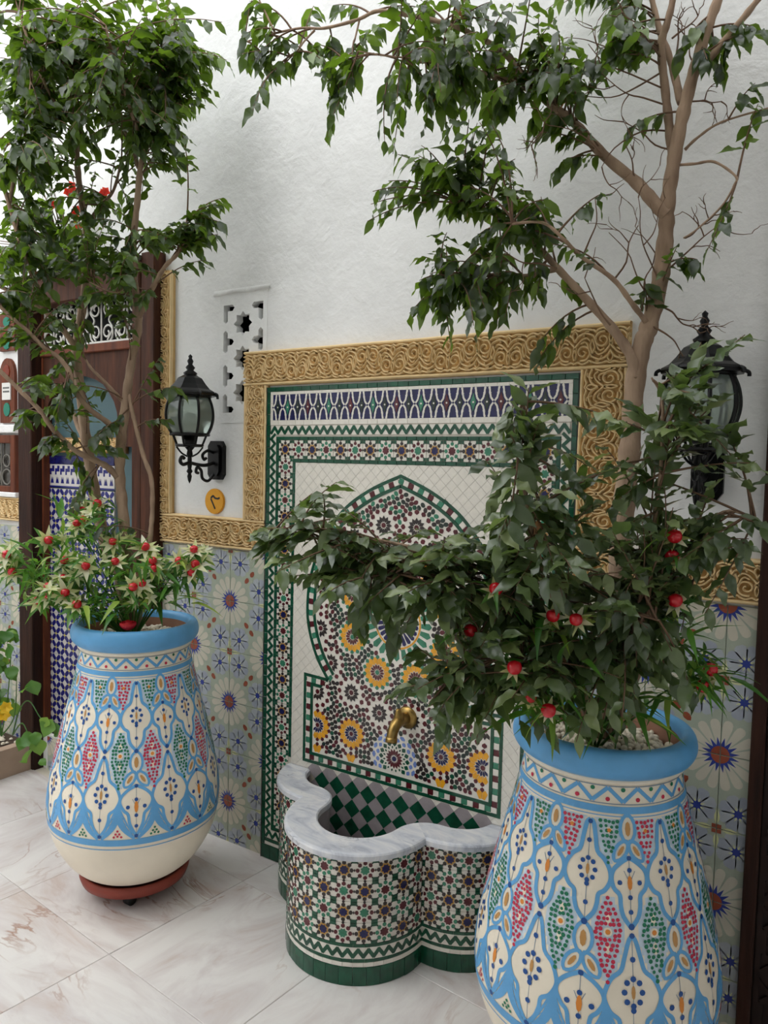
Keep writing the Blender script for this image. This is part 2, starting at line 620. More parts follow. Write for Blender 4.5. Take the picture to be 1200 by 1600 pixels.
# out-of-view gallery slabs and parapets, added to dim the right-hand side
m = MB()
m.box(0.55, 3.0, -4.6, -1.3, 2.95, 3.15)
m.box(0.55, 1.4, -1.40, -1.3, 3.15, 4.1)
m.box(1.4, 3.0, -1.3, -0.85, 2.95, 3.15)
m.box(1.4, 3.0, -0.95, -0.85, 3.15, 4.1)
tag(m.build('gallery_blocker', PLASTER), 'unseen white gallery slabs and parapets added to dim the right side', kind='structure')

# floor: grout bed and marble slabs
m = MB()
m.box(-3.2, 3.4, -4.6, 0.0, -0.06, -0.004)
floor = tag(m.build('floor', GROUT), 'white and pinkish veined marble floor', kind='structure')
T = 0.532
tm = MB()
g = 0.0008
b = 0.0015
tm.add([(g, g, -0.02), (T - g, g, -0.02), (T - g, T - g, -0.02), (g, T - g, -0.02), (g, g, -b), (T - g, g, -b), (T - g, T - g, -b), (g, T - g, -b),
        (g + b, g + b, 0), (T - g - b, g + b, 0), (T - g - b, T - g - b, 0), (g + b, T - g - b, 0)],
       [(0, 1, 5, 4), (1, 2, 6, 5), (2, 3, 7, 6), (3, 0, 4, 7), (4, 5, 9, 8), (5, 6, 10, 9), (6, 7, 11, 10), (7, 4, 8, 11), (8, 9, 10, 11)])
tme = tm.mesh('floor_tile', FLOORM)
fa = radians(-5.2)
for i in range(-7, 7):
    for j in range(-7, 4):
        x = 0.202 + cos(fa) * i * T - sin(fa) * j * T
        y = -0.715 + sin(fa) * i * T + cos(fa) * j * T
        cx = x + cos(fa + pi / 4) * T * 0.7
        cy = y + sin(fa + pi / 4) * T * 0.7
        if not (-3.0 < cx < 3.2 and -3.6 < cy < 0.12):
            continue
        k = random.randrange(4)
        M = Matrix.Translation((x, y, U(-0.0006, 0.0))) @ Matrix.Rotation(fa, 4, 'Z') @ Matrix.Translation((T / 2, T / 2, 0)) @ Matrix.Rotation(k * pi / 2, 4, 'Z') @ Matrix.Translation((-T / 2, -T / 2, 0))
        link('floor_tile', tme, floor, M)

# ---------------------------------------------------------------- patterned cement tiles of the dado
TS = 0.2


def cement_tile():
    """daisies at two opposite corners, rust squares at the other two"""
    m = MB()
    h = TS / 2 - 0.0007
    m.bevbox(-h, h, -0.008, 0.0, -h, h, 0.0008, 0)

    def clipq(poly):
        # clip to the tile square
        def cut(p, f, inter):
            out = []
            for i in range(len(p)):
                a, c = p[i - 1], p[i]
                if f(c):
                    if not f(a):
                        out.append(inter(a, c))
                    out.append(c)
                elif f(a):
                    out.append(inter(a, c))
            return out
        H = h - 0.0006
        for ax, sg in ((0, 1), (0, -1), (1, 1), (1, -1)):
            if len(poly) < 3:
                return []
            f = lambda q: q[ax] * sg <= H
            def inter(a, c):
                t = (H * sg - a[ax]) / (c[ax] - a[ax])
                return (a[0] + (c[0] - a[0]) * t, a[1] + (c[1] - a[1]) * t)
            poly = cut(poly, f, inter)
        return poly

    def put(poly, lay, mi):
        p = clipq(poly)
        if len(p) >= 3:
            y = -0.008 - 0.00025 * lay
            m.add([(x, y, z) for x, z in p], [tuple(range(len(p)))], mi)
    H = TS / 2
    for sx, sz in ((-1, 1), (1, -1)):           # daisy corners
        cx, cz = sx * H, sz * H
        for k in range(16):
            an = 2 * pi * (k + 0.5) / 16
            put(radial(cx, cz, an, [(0.020, 0.0035), (0.050, 0.0082), (0.074, 0.0120), (0.086, 0.0118), (0.092, 0.0085), (0.095, 0.0035)]), 1, 1)
        put(star(cx, cz, 0.048, 0.026, 16, pi / 16), 2, 4)
        put(ngon(cx, cz, 0.0235, 16), 3, 5)
        # rust ovals along the diagonal
        dx, dz = -sx / sqrt(2), -sz / sqrt(2)
        an = atan2(dz, dx)
        put(radial(cx, cz, an, [(0.108, 0.0), (0.114, 0.0070), (0.124, 0.0095), (0.131, 0.0075), (0.135, 0.002)]), 2, 5)
    for sx, sz in ((1, 1), (-1, -1)):           # rust square corners
        cx, cz = sx * H, sz * H
        fx, fz = cx - sx * 0.051, cz - sz * 0.051
        for k in range(8):
            an = 2 * pi * (k + 0.5) / 8
            put(radial(fx, fz, an, [(0.004, 0.002), (0.020, 0.0100), (0.034, 0.0160), (0.044, 0.0150), (0.050, 0.0080)]), 1, 2 if k % 2 else 3)
        put(star(fx, fz, 0.0225, 0.009, 8, pi / 8), 2, 6)
        put(star(fx, fz, 0.0145, 0.0092, 8), 3, 4)
        put([(cx - 0.012, cz - 0.012), (cx + 0.012, cz - 0.012), (cx + 0.012, cz + 0.012), (cx - 0.012, cz + 0.012)], 3, 5)
        for an in (0, pi / 2, pi, 3 * pi / 2):
            put(radial(cx, cz, an, [(0.014, 0.002), (0.026, 0.0070), (0.036, 0.0070), (0.058, 0.0)]), 2, 6)
    return m.mesh('wall_tile', [TB, TW, TLV, TLV2, TN, TR_, TY])


ctile = cement_tile()
ZT0 = -0.035


def dado_tiles(x_start, n, par, rows=6, row0=0):
    for i in range(n):
        for j in range(row0, rows):
            M = Matrix.Translation((x_start + (i + 0.5) * TS, 0.0, ZT0 + (j + 0.5) * TS))
            if (i + j + par) % 2:
                M = M @ Matrix.Rotation(pi / 2, 4, 'Y')
            link('wall_tile', ctile, wall_back, M)


# joint column x=0 carries daisies at z = .165 + .4k
dado_tiles(-0.4, 3, 0)
dado_tiles(-1.2, 4, 0, 1)
dado_tiles(1.379, 3, 1)
dado_tiles(-3.2, 9, 0)


# ---------------------------------------------------------------- carved gypsum bands
def carve_cell():
    m = MB()

    def strap(pts, w0, w1=None, h=1.0):
        P = cr(pts, 5)
        n = len(P)
        w1 = w0 if w1 is None else w1
        for sg in (1, -1):
            rows = []
            for i, (u, w) in enumerate(P):
                a, c = P[max(i - 1, 0)], P[min(i + 1, n - 1)]
                tx, tz = c[0] - a[0], c[1] - a[1]
                L = hypot(tx, tz) or 1
                nx, nz = -tz / L, tx / L
                hw = (w0 + (w1 - w0) * i / (n - 1)) / 2
                row = []
                for o, y in ((-1, 0.0), (-0.72, -0.075 * h), (0.0, -0.10 * h), (0.72, -0.075 * h), (1, 0.0)):
                    x_, z_ = u + nx * hw * o, w + nz * hw * o
                    row.append((sg * max(-0.0, x_) if False else sg * x_, y, min(0.5, max(-0.5, z_))))
                rows.append(row)
            vs = [p for r_ in rows for p in r_]
            fs = []
            for i in range(n - 1):
                for k in range(4):
                    q = (i * 5 + k, i * 5 + k + 1, (i + 1) * 5 + k + 1, (i + 1) * 5 + k)
                    fs.append(q if sg < 0 else q[::-1])
            m.add(vs, fs)
    sp = []
    for i in range(15):
        t = i / 14
        an = radians(-110 + 560 * t)
        r = 0.205 * (1 - t) + 0.03
        sp.append((0.235 + r * cos(an), -0.16 + r * sin(an)))
    strap(sp, 0.07, 0.045)
    strap([(0, -0.02), (0.10, 0.09), (0.21, 0.19), (0.34, 0.22), (0.43, 0.13)], 0.065, 0.05)
    strap([(0, 0.12), (0.07, 0.25), (0.19, 0.33), (0.34, 0.35), (0.5, 0.28)], 0.065)
    strap([(0, 0.47), (0.10, 0.42), (0.24, 0.46), (0.40, 0.45), (0.5, 0.42)], 0.065)
    strap([(0, 0.42), (0.07, 0.33), (0.05, 0.22), (0, 0.15)], 0.055)
    strap([(0.5, 0.20), (0.44, 0.05), (0.47, -0.08), (0.5, -0.18)], 0.06)
    strap([(0.5, -0.44), (0.42, -0.38), (0.36, -0.43), (0.22, -0.47), (0.10, -0.42), (0, -0.47)], 0.065)
    strap([(0.0, -0.08), (0.045, -0.18), (0.03, -0.30), (0, -0.37)], 0.055)
    strap([(0.17, 0.07), (0.28, 0.12), (0.36, 0.04), (0.42, -0.14), (0.5, -0.30)], 0.055)
    strap([(0.24, 0.26), (0.30, 0.40), (0.40, 0.40)], 0.05)
    strap([(0.02, 0.02), (0.05, -0.10), (0.03, -0.20)], 0.05, h=0.8)
    return m.mesh('carved_cell', GYPSUM, True)


CELL = carve_cell()


def band(parent, x0, x1, z0, z1, y, cell=0.108, mould=0.012, vertical=False, ends=False):
    """a carved band in the wall plane, with half-round mouldings along both long edges"""
    if vertical:
        a0, a1, c0, c1 = z0, z1, x0, x1
    else:
        a0, a1, c0, c1 = x0, x1, z0, z1
    L = a1 - a0
    H = (c1 - c0) - 2 * mould
    n = max(1, round(L / cell))
    cc = (c0 + c1) / 2
    for i in range(n):
        p = a0 + (i + 0.5) * L / n
        fl = i % 2
        S = Matrix.Diagonal((L / n, 0.15, H, 1))
        Rf = Matrix.Rotation(pi, 4, 'Y') if fl else Matrix.Identity(4)
        if vertical:
            M = Matrix.Translation((cc, y, p)) @ Matrix.Rotation(-pi / 2, 4, 'Y') @ Rf @ S
        else:
            M = Matrix.Translation((p, y, cc)) @ Rf @ S
        link('carved_cell', CELL, parent, M)
    for c in (c0 + mould / 2, c1 - mould / 2):
        m = MB()
        pr = []
        for k in range(7):
            an = pi * k / 6
            pr.append((cos(an) * mould / 2, -sin(an) * 0.013))
        N = 12
        vs, fs = [], []
        for i in range(N + 1):
            s = a0 + L * i / N
            wob = U(-0.0012, 0.0012)
            for dc, dy in pr:
                vs.append((c + dc + wob, y + dy, s) if vertical else (s, y + dy, c + dc + wob))
        for i in range(N):
            for k in range(6):
                q = (i * 7 + k, i * 7 + k + 1, (i + 1) * 7 + k + 1, (i + 1) * 7 + k)
                fs.append(q if not vertical else q[::-1])
        m.add(vs, fs)
        m.build('moulding', GYPSUM, parent, True)


def trim(n, label, slabs, bands):
    m = MB()
    for x0, x1, z0, z1 in slabs:
        m.box(x0, x1, -0.012, 0.0, z0, z1)
    o = tag(m.build('trim_%d' % n, GYPBACK), label, kind='structure')
    for bd in bands:
        band(o, *bd[:4], -0.012, **bd[4])
    return o


FX0, FX1, FIN0, FIN1, FZ1, FZI = 0.072, 1.500, 0.184, 1.366, 1.918, 1.790
V = dict(vertical=True)
trim(1, 'ochre carved gypsum frame around the mosaic panel',
     [(FX0, FIN0, 1.290, FZ1), (FIN1, FX1, 1.290, FZ1), (FIN0, FIN1, FZI, FZ1)],
     [(FX0, FX1, FZI, FZ1, dict(cell=0.104)), (FX0, FIN0 + 0.002, 1.290, FZI, V), (FIN1 - 0.002, FX1, 1.290, FZI, V)])
trim(2, 'ochre carved gypsum rail below the wall lantern', [(-0.390, FIN0, 1.171, 1.290)], [(-0.390, FIN0, 1.171, 1.290, {})])
trim(3, 'ochre carved gypsum rail beside the carved door', [(FIN1, 1.90, 1.171, 1.290)], [(FIN1, 1.90, 1.171, 1.290, {})])
trim(4, 'ochre carved gypsum strip beside the alcove post', [(-0.440, -0.328, 1.290, 2.268)], [(-0.440, -0.328, 1.290, 2.268, V)])
trim(5, 'ochre carved gypsum rail under the grilled window', [(-3.2, -1.40, 1.190, 1.305)], [(-3.2, -1.40, 1.190, 1.305, {})])

# ---------------------------------------------------------------- pierced plaster vent
vent = empty('vent_grille', (0, 0, VZ0))
tag(vent, 'white pierced plaster vent with three eight-pointed star holes', 'vent')
vc, vz = 0.045, 1.900
holes = []
for k in (-1, 0, 1):
    holes.append(star(vc, vz + k * 0.130, 0.047, 0.034, 8, pi / 8 * 0)[::-1])
sl = 0.0115
for sx in (-1, 1):
    xo = vc + sx * 0.090
    for zc, kind in ((vz + 0.065, 't'), (vz - 0.065, 't'), (vz + 0.193, 'u'), (vz - 0.193, 'd')):
        if kind == 't':
            pts = [(0, -0.044), (-sl, -0.034), (-sl, 0.034), (0, 0.044), (sl, 0.034), (sl, 0.014), (0.034, 0.012), (0.044, 0), (0.034, -0.012), (sl, -0.014), (sl, -0.034)]
        elif kind == 'u':
            pts = [(-sl, 0.012), (-sl, -0.050), (0, -0.060), (sl, -0.050), (sl, -0.012), (0.036, -0.012), (0.046, 0.0), (0.036, 0.012)]
        else:
            pts = [(-sl, -0.012), (0.036, -0.012), (0.046, 0.0), (0.036, 0.012), (sl, 0.012), (sl, 0.050), (0, 0.060), (-sl, 0.050)]
        P = [(xo - sx * -1 * p[0] * -1 if False else xo + (-sx) * p[0], zc + p[1]) for p in pts]
        holes.append(P if True else P)
m = MB()
outer = [(VX0, VZ0), (VX1, VZ0), (VX1, VZ1), (VX0, VZ1)]


def ccw(p):
    return sum(p[i - 1][0] * p[i][1] - p[i][0] * p[i - 1][1] for i in range(len(p))) > 0


loops = [outer] + [h[::-1] if ccw(h) else h for h in holes]
m.sheet([[(x, z - VZ0) for x, z in l] for l in loops], 0.032, -0.002)
m.build('pierced_plate', PLASTER, vent)
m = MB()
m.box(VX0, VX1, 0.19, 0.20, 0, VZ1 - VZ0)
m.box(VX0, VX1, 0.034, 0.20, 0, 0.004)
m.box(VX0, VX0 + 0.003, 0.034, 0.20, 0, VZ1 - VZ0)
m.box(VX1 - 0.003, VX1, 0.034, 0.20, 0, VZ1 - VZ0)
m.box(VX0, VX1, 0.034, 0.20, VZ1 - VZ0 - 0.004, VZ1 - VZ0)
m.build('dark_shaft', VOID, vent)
# crumbling plaster ledges over and under the vent
m = MB()
lp = []
for i in range(13):
    x = -0.11 + i * 0.024
    lp.append((x, U(-0.004, 0.004)))
for i in range(12):
    (xa, wa), (xb, wb) = lp[i], lp[i + 1]
    t0, t1 = 0.006 + 0.004 * sin(i), 0.006 + 0.004 * sin(i + 1)
    m.add([(xa, -0.006 + wa * .5, VZ1 - 0.004), (xb, -0.006 + wb * .5, VZ1 - 0.004), (xb, 0.0, VZ1 + 0.014), (xa, 0.0, VZ1 + 0.014), (xa, 0, VZ1 - t0), (xb, 0, VZ1 - t1)],
          [(0, 1, 2, 3), (4, 5, 1, 0)])
link('plaster_ledge', m.mesh('plaster_ledge', PLASTER, True), wall_back)

# ---------------------------------------------------------------- wooden alcove with blue tiles (left)
alc = empty('door_1', ((DX0 + DX1) / 2, 0, 0))
tag(alc, 'dark wood framed alcove with blue and white tiles', kind='structure')
OFF = Vector((-(DX0 + DX1) / 2, 0, 0))


def part(name, mb, mats, parent, smooth=False, off=OFF):
    mb.v = [(x + off[0], y + off[1], z + off[2]) for x, y, z in mb.v]
    return mb.build(name, mats, parent, smooth)


PY = -0.055
m = MB()
m.bevbox(-1.352, DX0, PY, 0.0, -0.02, 2.30, 0.004)
part('post', m, WOODD, alc)
m = MB()
m.bevbox(-1.372, -1.352, PY + 0.02, 0.0, 0.0, 2.30, 0.003)
part('post_strip', m, WOODR, alc)
m = MB()
xr, _ = onwall(205, 700, PY)
m.bevbox(xr, -0.470, PY, 0.0, -0.02, 2.30, 0.004)
part('post', m, WOOD, alc)
m = MB()
m.bevbox(-0.468, -0.387, PY - 0.004, 0.0, -0.02, 2.345, 0.004)
part('post', m, WOOD, alc)
m = MB()
m.bevbox(-1.40, -0.468, PY - 0.012, 0.0, 2.195, 2.315, 0.006)
part('lintel', m, WOOD, alc)
m = MB()
m.bevbox(-1.42, -0.468, PY - 0.03, 0.0, 2.315, 2.335, 0.004)
part('lintel_cap', m, mat('grey_green_board', (92, 92, 78), 0.7, 0.2, 8), alc)
m = MB()
m.bevbox(DX0, DX1, -0.01, 0.03, 1.975, 2.012, 0.004)
part('transom_bar', m, WOODR, alc)
# alcove interior
RY = 0.045
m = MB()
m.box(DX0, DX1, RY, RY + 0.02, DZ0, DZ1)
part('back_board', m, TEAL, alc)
m = MB()
m.box(DX0, DX0 + 0.012, 0.0, RY, DZ0, DZ1)
part('jamb', m, WOODR, alc)
m = MB()
m.box(DX1 - 0.012, DX1, 0.0, RY, DZ0, DZ1)
part('jamb', m, WOODD, alc)
m = MB()
m.box(DX0, DX1, 0.0, RY, DZ0 - 0.02, DZ0 + 0.01)
part('sill', m, WOODD, alc)
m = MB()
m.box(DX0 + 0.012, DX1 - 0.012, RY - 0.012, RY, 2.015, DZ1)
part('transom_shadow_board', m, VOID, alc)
# arched header
ax0, ax1 = onwall(72, 640, 0.01)[0], onwall(186, 640, 0.01)[0]
acx, ar = (ax0 + ax1) / 2, (ax1 - ax0) / 2
loop = [(DX0 + 0.012, 1.975), (DX0 + 0.012, 1.56), (ax0, 1.56)]
for k in range(15):
    an = pi - pi * k / 14
    lob = 1.0 + 0.05 * abs(sin(an * 5))
    loop.append((acx + ar * cos(an), 1.66 + 0.21 * sin(an) * lob))
loop += [(ax1, 1.56), (DX1 - 0.012, 1.56), (DX1 - 0.012, 1.975)]
m = MB()
m.sheet([loop], 0.028, 0.004)
part('arched_header', m, WOOD, alc)
m = MB()
m.bevbox(ax0 + 0.0, ax1 + 0.02, RY - 0.02, RY, 1.53, 1.60, 0.004)
m_b = part('gypsum_rail', m, mat('tan_gypsum_rail', (150, 112, 66), 0.8, 0.15, 30, 0.5, 60), alc)
for i in range(7):
    w = (ax1 + 0.02 - ax0) / 7
    M = Matrix.Translation((ax0 + (i + .5) * w + OFF.x, RY - 0.02, 1.565)) @ Matrix.Diagonal((w, 0.05, 0.055, 1))
    link('carved_cell', CELL, alc, M)
# blue and white tiles
bx1 = onwall(178, 850, RY - 0.014)[0]
bt = MB()
BT = 0.2
hh = BT / 2 - 0.0006
bt.bevbox(-hh, hh, -0.006, 0.006, -hh, hh, 0.001, 0)
c = BT / 3
for i in range(-2, 3):
    for j in range(-2, 3):
        for (ox, oz) in ((0, 0), (c / 2, c / 2)):
            px, pz = i * c + ox, j * c + oz
            if abs(px) < hh - 0.002 and abs(pz) < hh - 0.002:
                bt.prism(ngon(px, pz, 0.0075, 4), -0.006, -0.0066, 2)
            for dx, dz in ((1, 1), (1, -1)):
                mx_, mz_ = px + dx * c / 4, pz + dz * c / 4
                if abs(mx_) < hh - 0.01 and abs(mz_) < hh - 0.01:
                    an = atan2(dz, dx)
                    bt.prism(radial(mx_, mz_, an, [(-0.0175, 0.003), (-0.012, 0.0100), (0.012, 0.0100), (0.0175, 0.003)]), -0.006, -0.0066, 1)
btm = bt.mesh('blue_tile', [mat('blue_tile_white', (196, 192, 188), 0.25, 0.04, 20), mat('blue_tile_navy', (28, 30, 104), 0.22, 0.15, 20), mat('blue_tile_yellow', (190, 176, 84), 0.3)])
ty = RY - 0.006
x = bx1 - 0.0
cols = 0
while x - BT > DX0 - 0.2:
    for j in range(6):
        zc = 1.38 - 0.02 - (j + 0.5) * BT
        if x > DX0 + 0.02:
            link('blue_tile', btm, alc, Matrix.Translation((x - BT / 2 + OFF.x, ty, zc)))
    x -= BT
bw = bx1 - (x if x > DX0 else DX0 + 0.012)
m = MB()
m.bevbox(DX0 + 0.012, bx1, RY - 0.014, RY, 1.475, 1.515, 0.002)
part('navy_edge_tile', m, ZN, alc)
m = MB()
m.bevbox(DX0 + 0.012, bx1, RY - 0.012, RY, 1.365, 1.475, 0.002, 0)
nb = 12
w = (bx1 - DX0 - 0.012) / nb
for i in range(nb):
    xc = DX0 + 0.012 + (i + .5) * w
    m.prism([(xc - w * .42, 1.455), (xc - w * .42, 1.425), (xc - w * .15, 1.425), (xc - w * .15, 1.44), (xc + w * .42, 1.44), (xc + w * .42, 1.468), (xc, 1.468), (xc, 1.455)], RY - 0.012, RY - 0.0128, 1)
    m.prism([(xc - w * .3, 1.385), (xc + w * .3, 1.385), (xc + w * .12, 1.415), (xc, 1.40), (xc - w * .12, 1.415)], RY - 0.012, RY - 0.0128, 1)
m.box(DX0 + 0.012, bx1, RY - 0.0129, RY - 0.012, 1.365, 1.373, 1)
part('border_tile', m, [btm.materials[0], btm.materials[1]], alc)


# white wrought iron scrolls of the transom
def scroll_unit():
    m = MB()
    r = 0.0045
    for s in (-1, 1):
        for zc, r0, up in ((0.045, 0.036, 1), (0.150, 0.032, -1)):
            pts = []
            for i in range(20):
                t = i / 19
                an = radians(-90 * up) + s * up * radians(500) * t
                rr = r0 * (1 - t) + 0.008
                pts.append((s * 0.040 + rr * cos(an), 0, zc + rr * sin(an)))
            m.tube(pts, r, 5)
        m.tube(cr([(s * 0.04, 0, 0.012), (s * 0.075, 0, 0.06), (s * 0.05, 0, 0.10), (s * 0.078, 0, 0.14), (s * 0.04, 0, 0.182)], 5), r, 5)
    m.tube([(0, 0, 0), (0, 0, 0.19)], r, 5)
    return m.mesh('iron_scroll', WHITEM, True)


su = scroll_unit()
for i in range(4):
    w = (DX1 - DX0) / 4
    link('iron_scroll', su, alc, Matrix.Translation((DX0 + (i + .5) * w + OFF.x, 0.01, 2.014)))
m = MB()
m.bevbox(DX0, DX1, 0.0, 0.018, 2.012, 2.022, 0.002)
part('iron_rail', m, WHITEM, alc)

# ---------------------------------------------------------------- far-left windows
win = empty('window_1', (-1.6, 0, 1.62))
tag(win, 'small stained glass window in a white surround', kind='structure')
m = MB()
m.bevbox(-1.80, -1.425, -0.03, 0.0, 1.62, 1.66, 0.004)
part('window_sill', m, PLASTER, win, off=(1.6, 0, -1.62))
GR = glass_mat('red_amber_glass', (150, 60, 30), (170, 66, 36), 0.15)
GT = glass_mat('green_glass', (40, 170, 140), (50, 176, 146), 0.15)
for k, xc in enumerate((-1.505, -1.66)):
    m = MB()
    arch = [(xc - 0.062, 1.67), (xc + 0.062, 1.67), (xc + 0.062, 1.90)]
    for q in range(1, 10):
        an = pi * q / 10
        arch.append((xc + 0.062 * cos(an), 1.90 + 0.085 * sin(an)))
    arch.append((xc - 0.062, 1.90))
    m.prism(arch, 0.0, -0.016)
    fr = part('window_frame', m, WOODR, win, off=(1.6, 0, -1.62))
    for mt_, zc, rr, n in ((GT, 1.735, 0.034, 10), (GR, 1.92, 0.034, 8)):
        m = MB()
        m.prism(ngon(xc, zc, rr, n, sx=0.8), -0.016, -0.02)
        part('pane', m, mt_, win, off=(1.6, 0, -1.62))
    m = MB()
    m.prism([(xc - 0.036, 1.782), (xc + 0.036, 1.782), (xc + 0.036, 1.865), (xc - 0.036, 1.865)], -0.016, -0.021)
    part('white_notice', m, WHITEM, win, off=(1.6, 0, -1.62))
    m = MB()
    for zc in (1.84, 1.822):
        for q in range(5):
            m.box(xc - 0.026 + q * 0.011, xc - 0.018 + q * 0.011, -0.0216, -0.021, zc - 0.004, zc + 0.004)
    part('printed_line', m, ENAMEL, win, off=(1.6, 0, -1.62))
    m = MB()
    m.prism(arch[:2] + [(xc + 0.062, 2.06), (xc + 0.062, 2.20), (xc - 0.062, 2.20), (xc - 0.062, 2.06)] if False else [(xc - 0.062, 2.02), (xc + 0.062, 2.02), (xc + 0.062, 2.20), (xc - 0.062, 2.20)], 0.0, -0.014)
    part('window_frame', m, WOODR, win, off=(1.6, 0, -1.62))
    for q, mt_ in enumerate((GT, GR, GT)):
        m = MB()
        m.prism(ngon(xc, 2.05 + q * 0.055, 0.024, 8, sx=1.2), -0.014, -0.018)
        part('pane', m, mt_, win, off=(1.6, 0, -1.62))
win2 = empty('window_2', (-1.7, 0, 1.33))
tag(win2, 'wooden window with a round patterned iron grille', kind='structure')
o2 = (1.7, 0, -1.33)
for x0, x1, z0, z1 in ((-1.47, -1.43, 1.33, 1.61), (-2.0, -1.96, 1.33, 1.61), (-1.96, -1.47, 1.57, 1.61), (-1.96, -1.47, 1.33, 1.36)):
    m = MB()
    m.bevbox(x0, x1, -0.025, 0.0, z0, z1, 0.003)
    part('window_frame', m, WOODR, win2, off=o2)
m = MB()
m.box(-1.96, -1.47, -0.006, 0.0, 1.36, 1.57)
part('pane', m, mat('dim_window_glass', (70, 66, 60), 0.12, rgb2=(40, 36, 32), scale=14), win2, off=o2)
m = MB()
m.bevbox(-2.02, -1.41, -0.035, 0.0, 1.306, 1.33, 0.004)
part('window_sill', m, PLASTER, win2, off=o2)
for i in range(4):
    m = MB()
    cx_ = -1.515 - i * 0.09
    for zc, rr in ((1.405, 0.038), (1.485, 0.03)):
        m.tube([(cx_ + rr * cos(2 * pi * k / 14), -0.014, zc + rr * sin(2 * pi * k / 14)) for k in range(15)], 0.0035, 5)
    m.tube([(cx_ + 0.045, -0.014, 1.36), (cx_ + 0.045, -0.014, 1.57)], 0.0035, 5)
    part('grille_ring', m, mat('grey_iron', (120, 116, 108), 0.5) if i == 0 else bpy.data.materials['grey_iron'], win2, off=o2)

# ---------------------------------------------------------------- carved door at the right edge
door = empty('door_2', (1.85, 0, 0))
tag(door, 'tall dark carved wooden door and frame at the right edge', kind='structure')
od = (-1.85, 0, 0)
m = MB()
m.bevbox(1.852, 1.885, -0.035, 0.0, 0.0, 2.42, 0.004)
part('door_frame', m, WOODD, door, off=od)
m = MB()
m.box(1.885, 2.75, -0.012, 0.0, 0.0, 2.42)
part('door_leaf', m, CARVED, door, off=od)


def interlace():
    m = MB()
    w = 0.006
    hz = 0.1

    def bar(a, b2):
        dx, dz = b2[0] - a[0], b2[1] - a[1]
        L = hypot(dx, dz)
        nx, nz = -dz / L * w, dx / L * w
        m.prism([(a[0] + nx * -1, a[1] + nz * -1), (b2[0] - nx, b2[1] - nz), (b2[0] + nx, b2[1] + nz), (a[0] + nx, a[1] + nz)], -0.0, -0.008)
    for s in (-1, 1):
        for r_ in (0.085, 0.052):
            o8 = ngon(0, 0, r_, 8, pi / 8)
            if s == 1:
                for i in range(8):
                    bar(o8[i], o8[(i + 1) % 8])
        bar((s * 0.09, -hz), (s * 0.09, hz))
        bar((s * 0.05, s * 0.05), (s * 0.09, s * 0.09))
        bar((s * 0.05, -s * 0.05), (s * 0.09, -s * 0.09))
    m.prism(star(0, 0, 0.03, 0.016, 8), 0, -0.008)
    return m.mesh('carved_interlace', CARVED)


il = interlace()
for i in range(4):
    for j in range(12):
        link('carved_interlace', il, door, Matrix.Translation((1.985 + i * 0.2 - 1.85, -0.012, 0.11 + j * 0.195)))

# ================================================================ MOSAIC PANEL OF THE WALL FOUNTAIN
PX0, PX1, PZ1 = 0.188, 1.362, 1.782
XC = (PX0 + PX1) / 2
PB = -0.016                                  # face of the mortar bed; tiles stand proud of it
panel = empty('mosaic_panel', (XC, 0, 0))
tag(panel, 'tall zellige mosaic panel with pointed arch inside the carved ochre frame', 'mosaic')
PO = (-XC, 0, 0)
m = MB()
m.box(PX0, PX1, PB, 0.0, 0.0, PZ1)
part('mortar_bed', m, mat('pale_mortar', (206, 200, 188), 0.9), panel, off=PO)
m = MB()
m.box(PX0 - 0.004, PX0, PB - 0.004, 0.0, 0.0, PZ1)
part('edge_strip', m, DGROUT, panel, off=PO)
m = MB()
m.box(PX1, PX1 + 0.004, PB - 0.004, 0.0, 0.0, PZ1)
part('edge_strip', m, DGROUT, panel, off=PO)

unit_tiles = {}


def tile_obj(name, w, h, mtl, cx, cz, parent, rot=0.0, proud=0.004, bev=0.0008):
    """one rectangular glazed tile; alike tiles share their mesh"""
    key = (name, round(w, 4), round(h, 4), mtl.name)
    if key not in unit_tiles:
        t = MB()
        t.bevbox(-w / 2, w / 2, -proud, 0.0, -h / 2, h / 2, bev)
        unit_tiles[key] = t.mesh(name, mtl)
    M = Matrix.Translation((cx + PO[0], PB, cz)) @ Matrix.Rotation(-rot, 4, 'Y') @ Matrix.Rotation(U(-0.012, 0.012), 4, 'X') @ Matrix.Rotation(U(-0.012, 0.012), 4, 'Z')
    return link(name, unit_tiles[key], parent, M)


# outer green border tiles
n = 29
w = (PX1 - PX0) / n
for i in range(n):
    tile_obj('border_tile', w - 0.001, 0.0165, ZG, PX0 + (i + .5) * w, PZ1 - 0.0085, panel)
n = 42
h = (PZ1 - 0.017 - 0.056) / n
for i in range(n):
    for x in (PX0 + 0.008, PX1 - 0.008):
        tile_obj('border_tile', 0.0155, h - 0.001, ZG, x, 0.056 + (i + .5) * h, panel)
n = 28
w = (PX1 - PX0) / n
for i in range(n):
    if PX0 + (i + 1) * w < 0.36 or PX0 + i * w > 1.19:
        tile_obj('base_tile', w - 0.0012, 0.052, ZG, PX0 + (i + .5) * w, 0.0275, panel)

# white bands and fills (behind coloured pieces)
m = MB()


def wbar(x0, x1, z0, z1, step, along='x'):
    L = (x1 - x0) if along == 'x' else (z1 - z0)
    k = max(1, round(L / step))
    for i in range(k):
        a, b2 = i * L / k + 0.0004, (i + 1) * L / k - 0.0004
        if along == 'x':
            m.prism([(x0 + a, z0), (x0 + b2, z0), (x0 + b2, z1), (x0 + a, z1)], PB, PB - 0.0035, 0, 0.02)
        else:
            m.prism([(x0, z0 + a), (x1, z0 + a), (x1, z0 + b2), (x0, z0 + b2)], PB, PB - 0.0035, 0, 0.02)


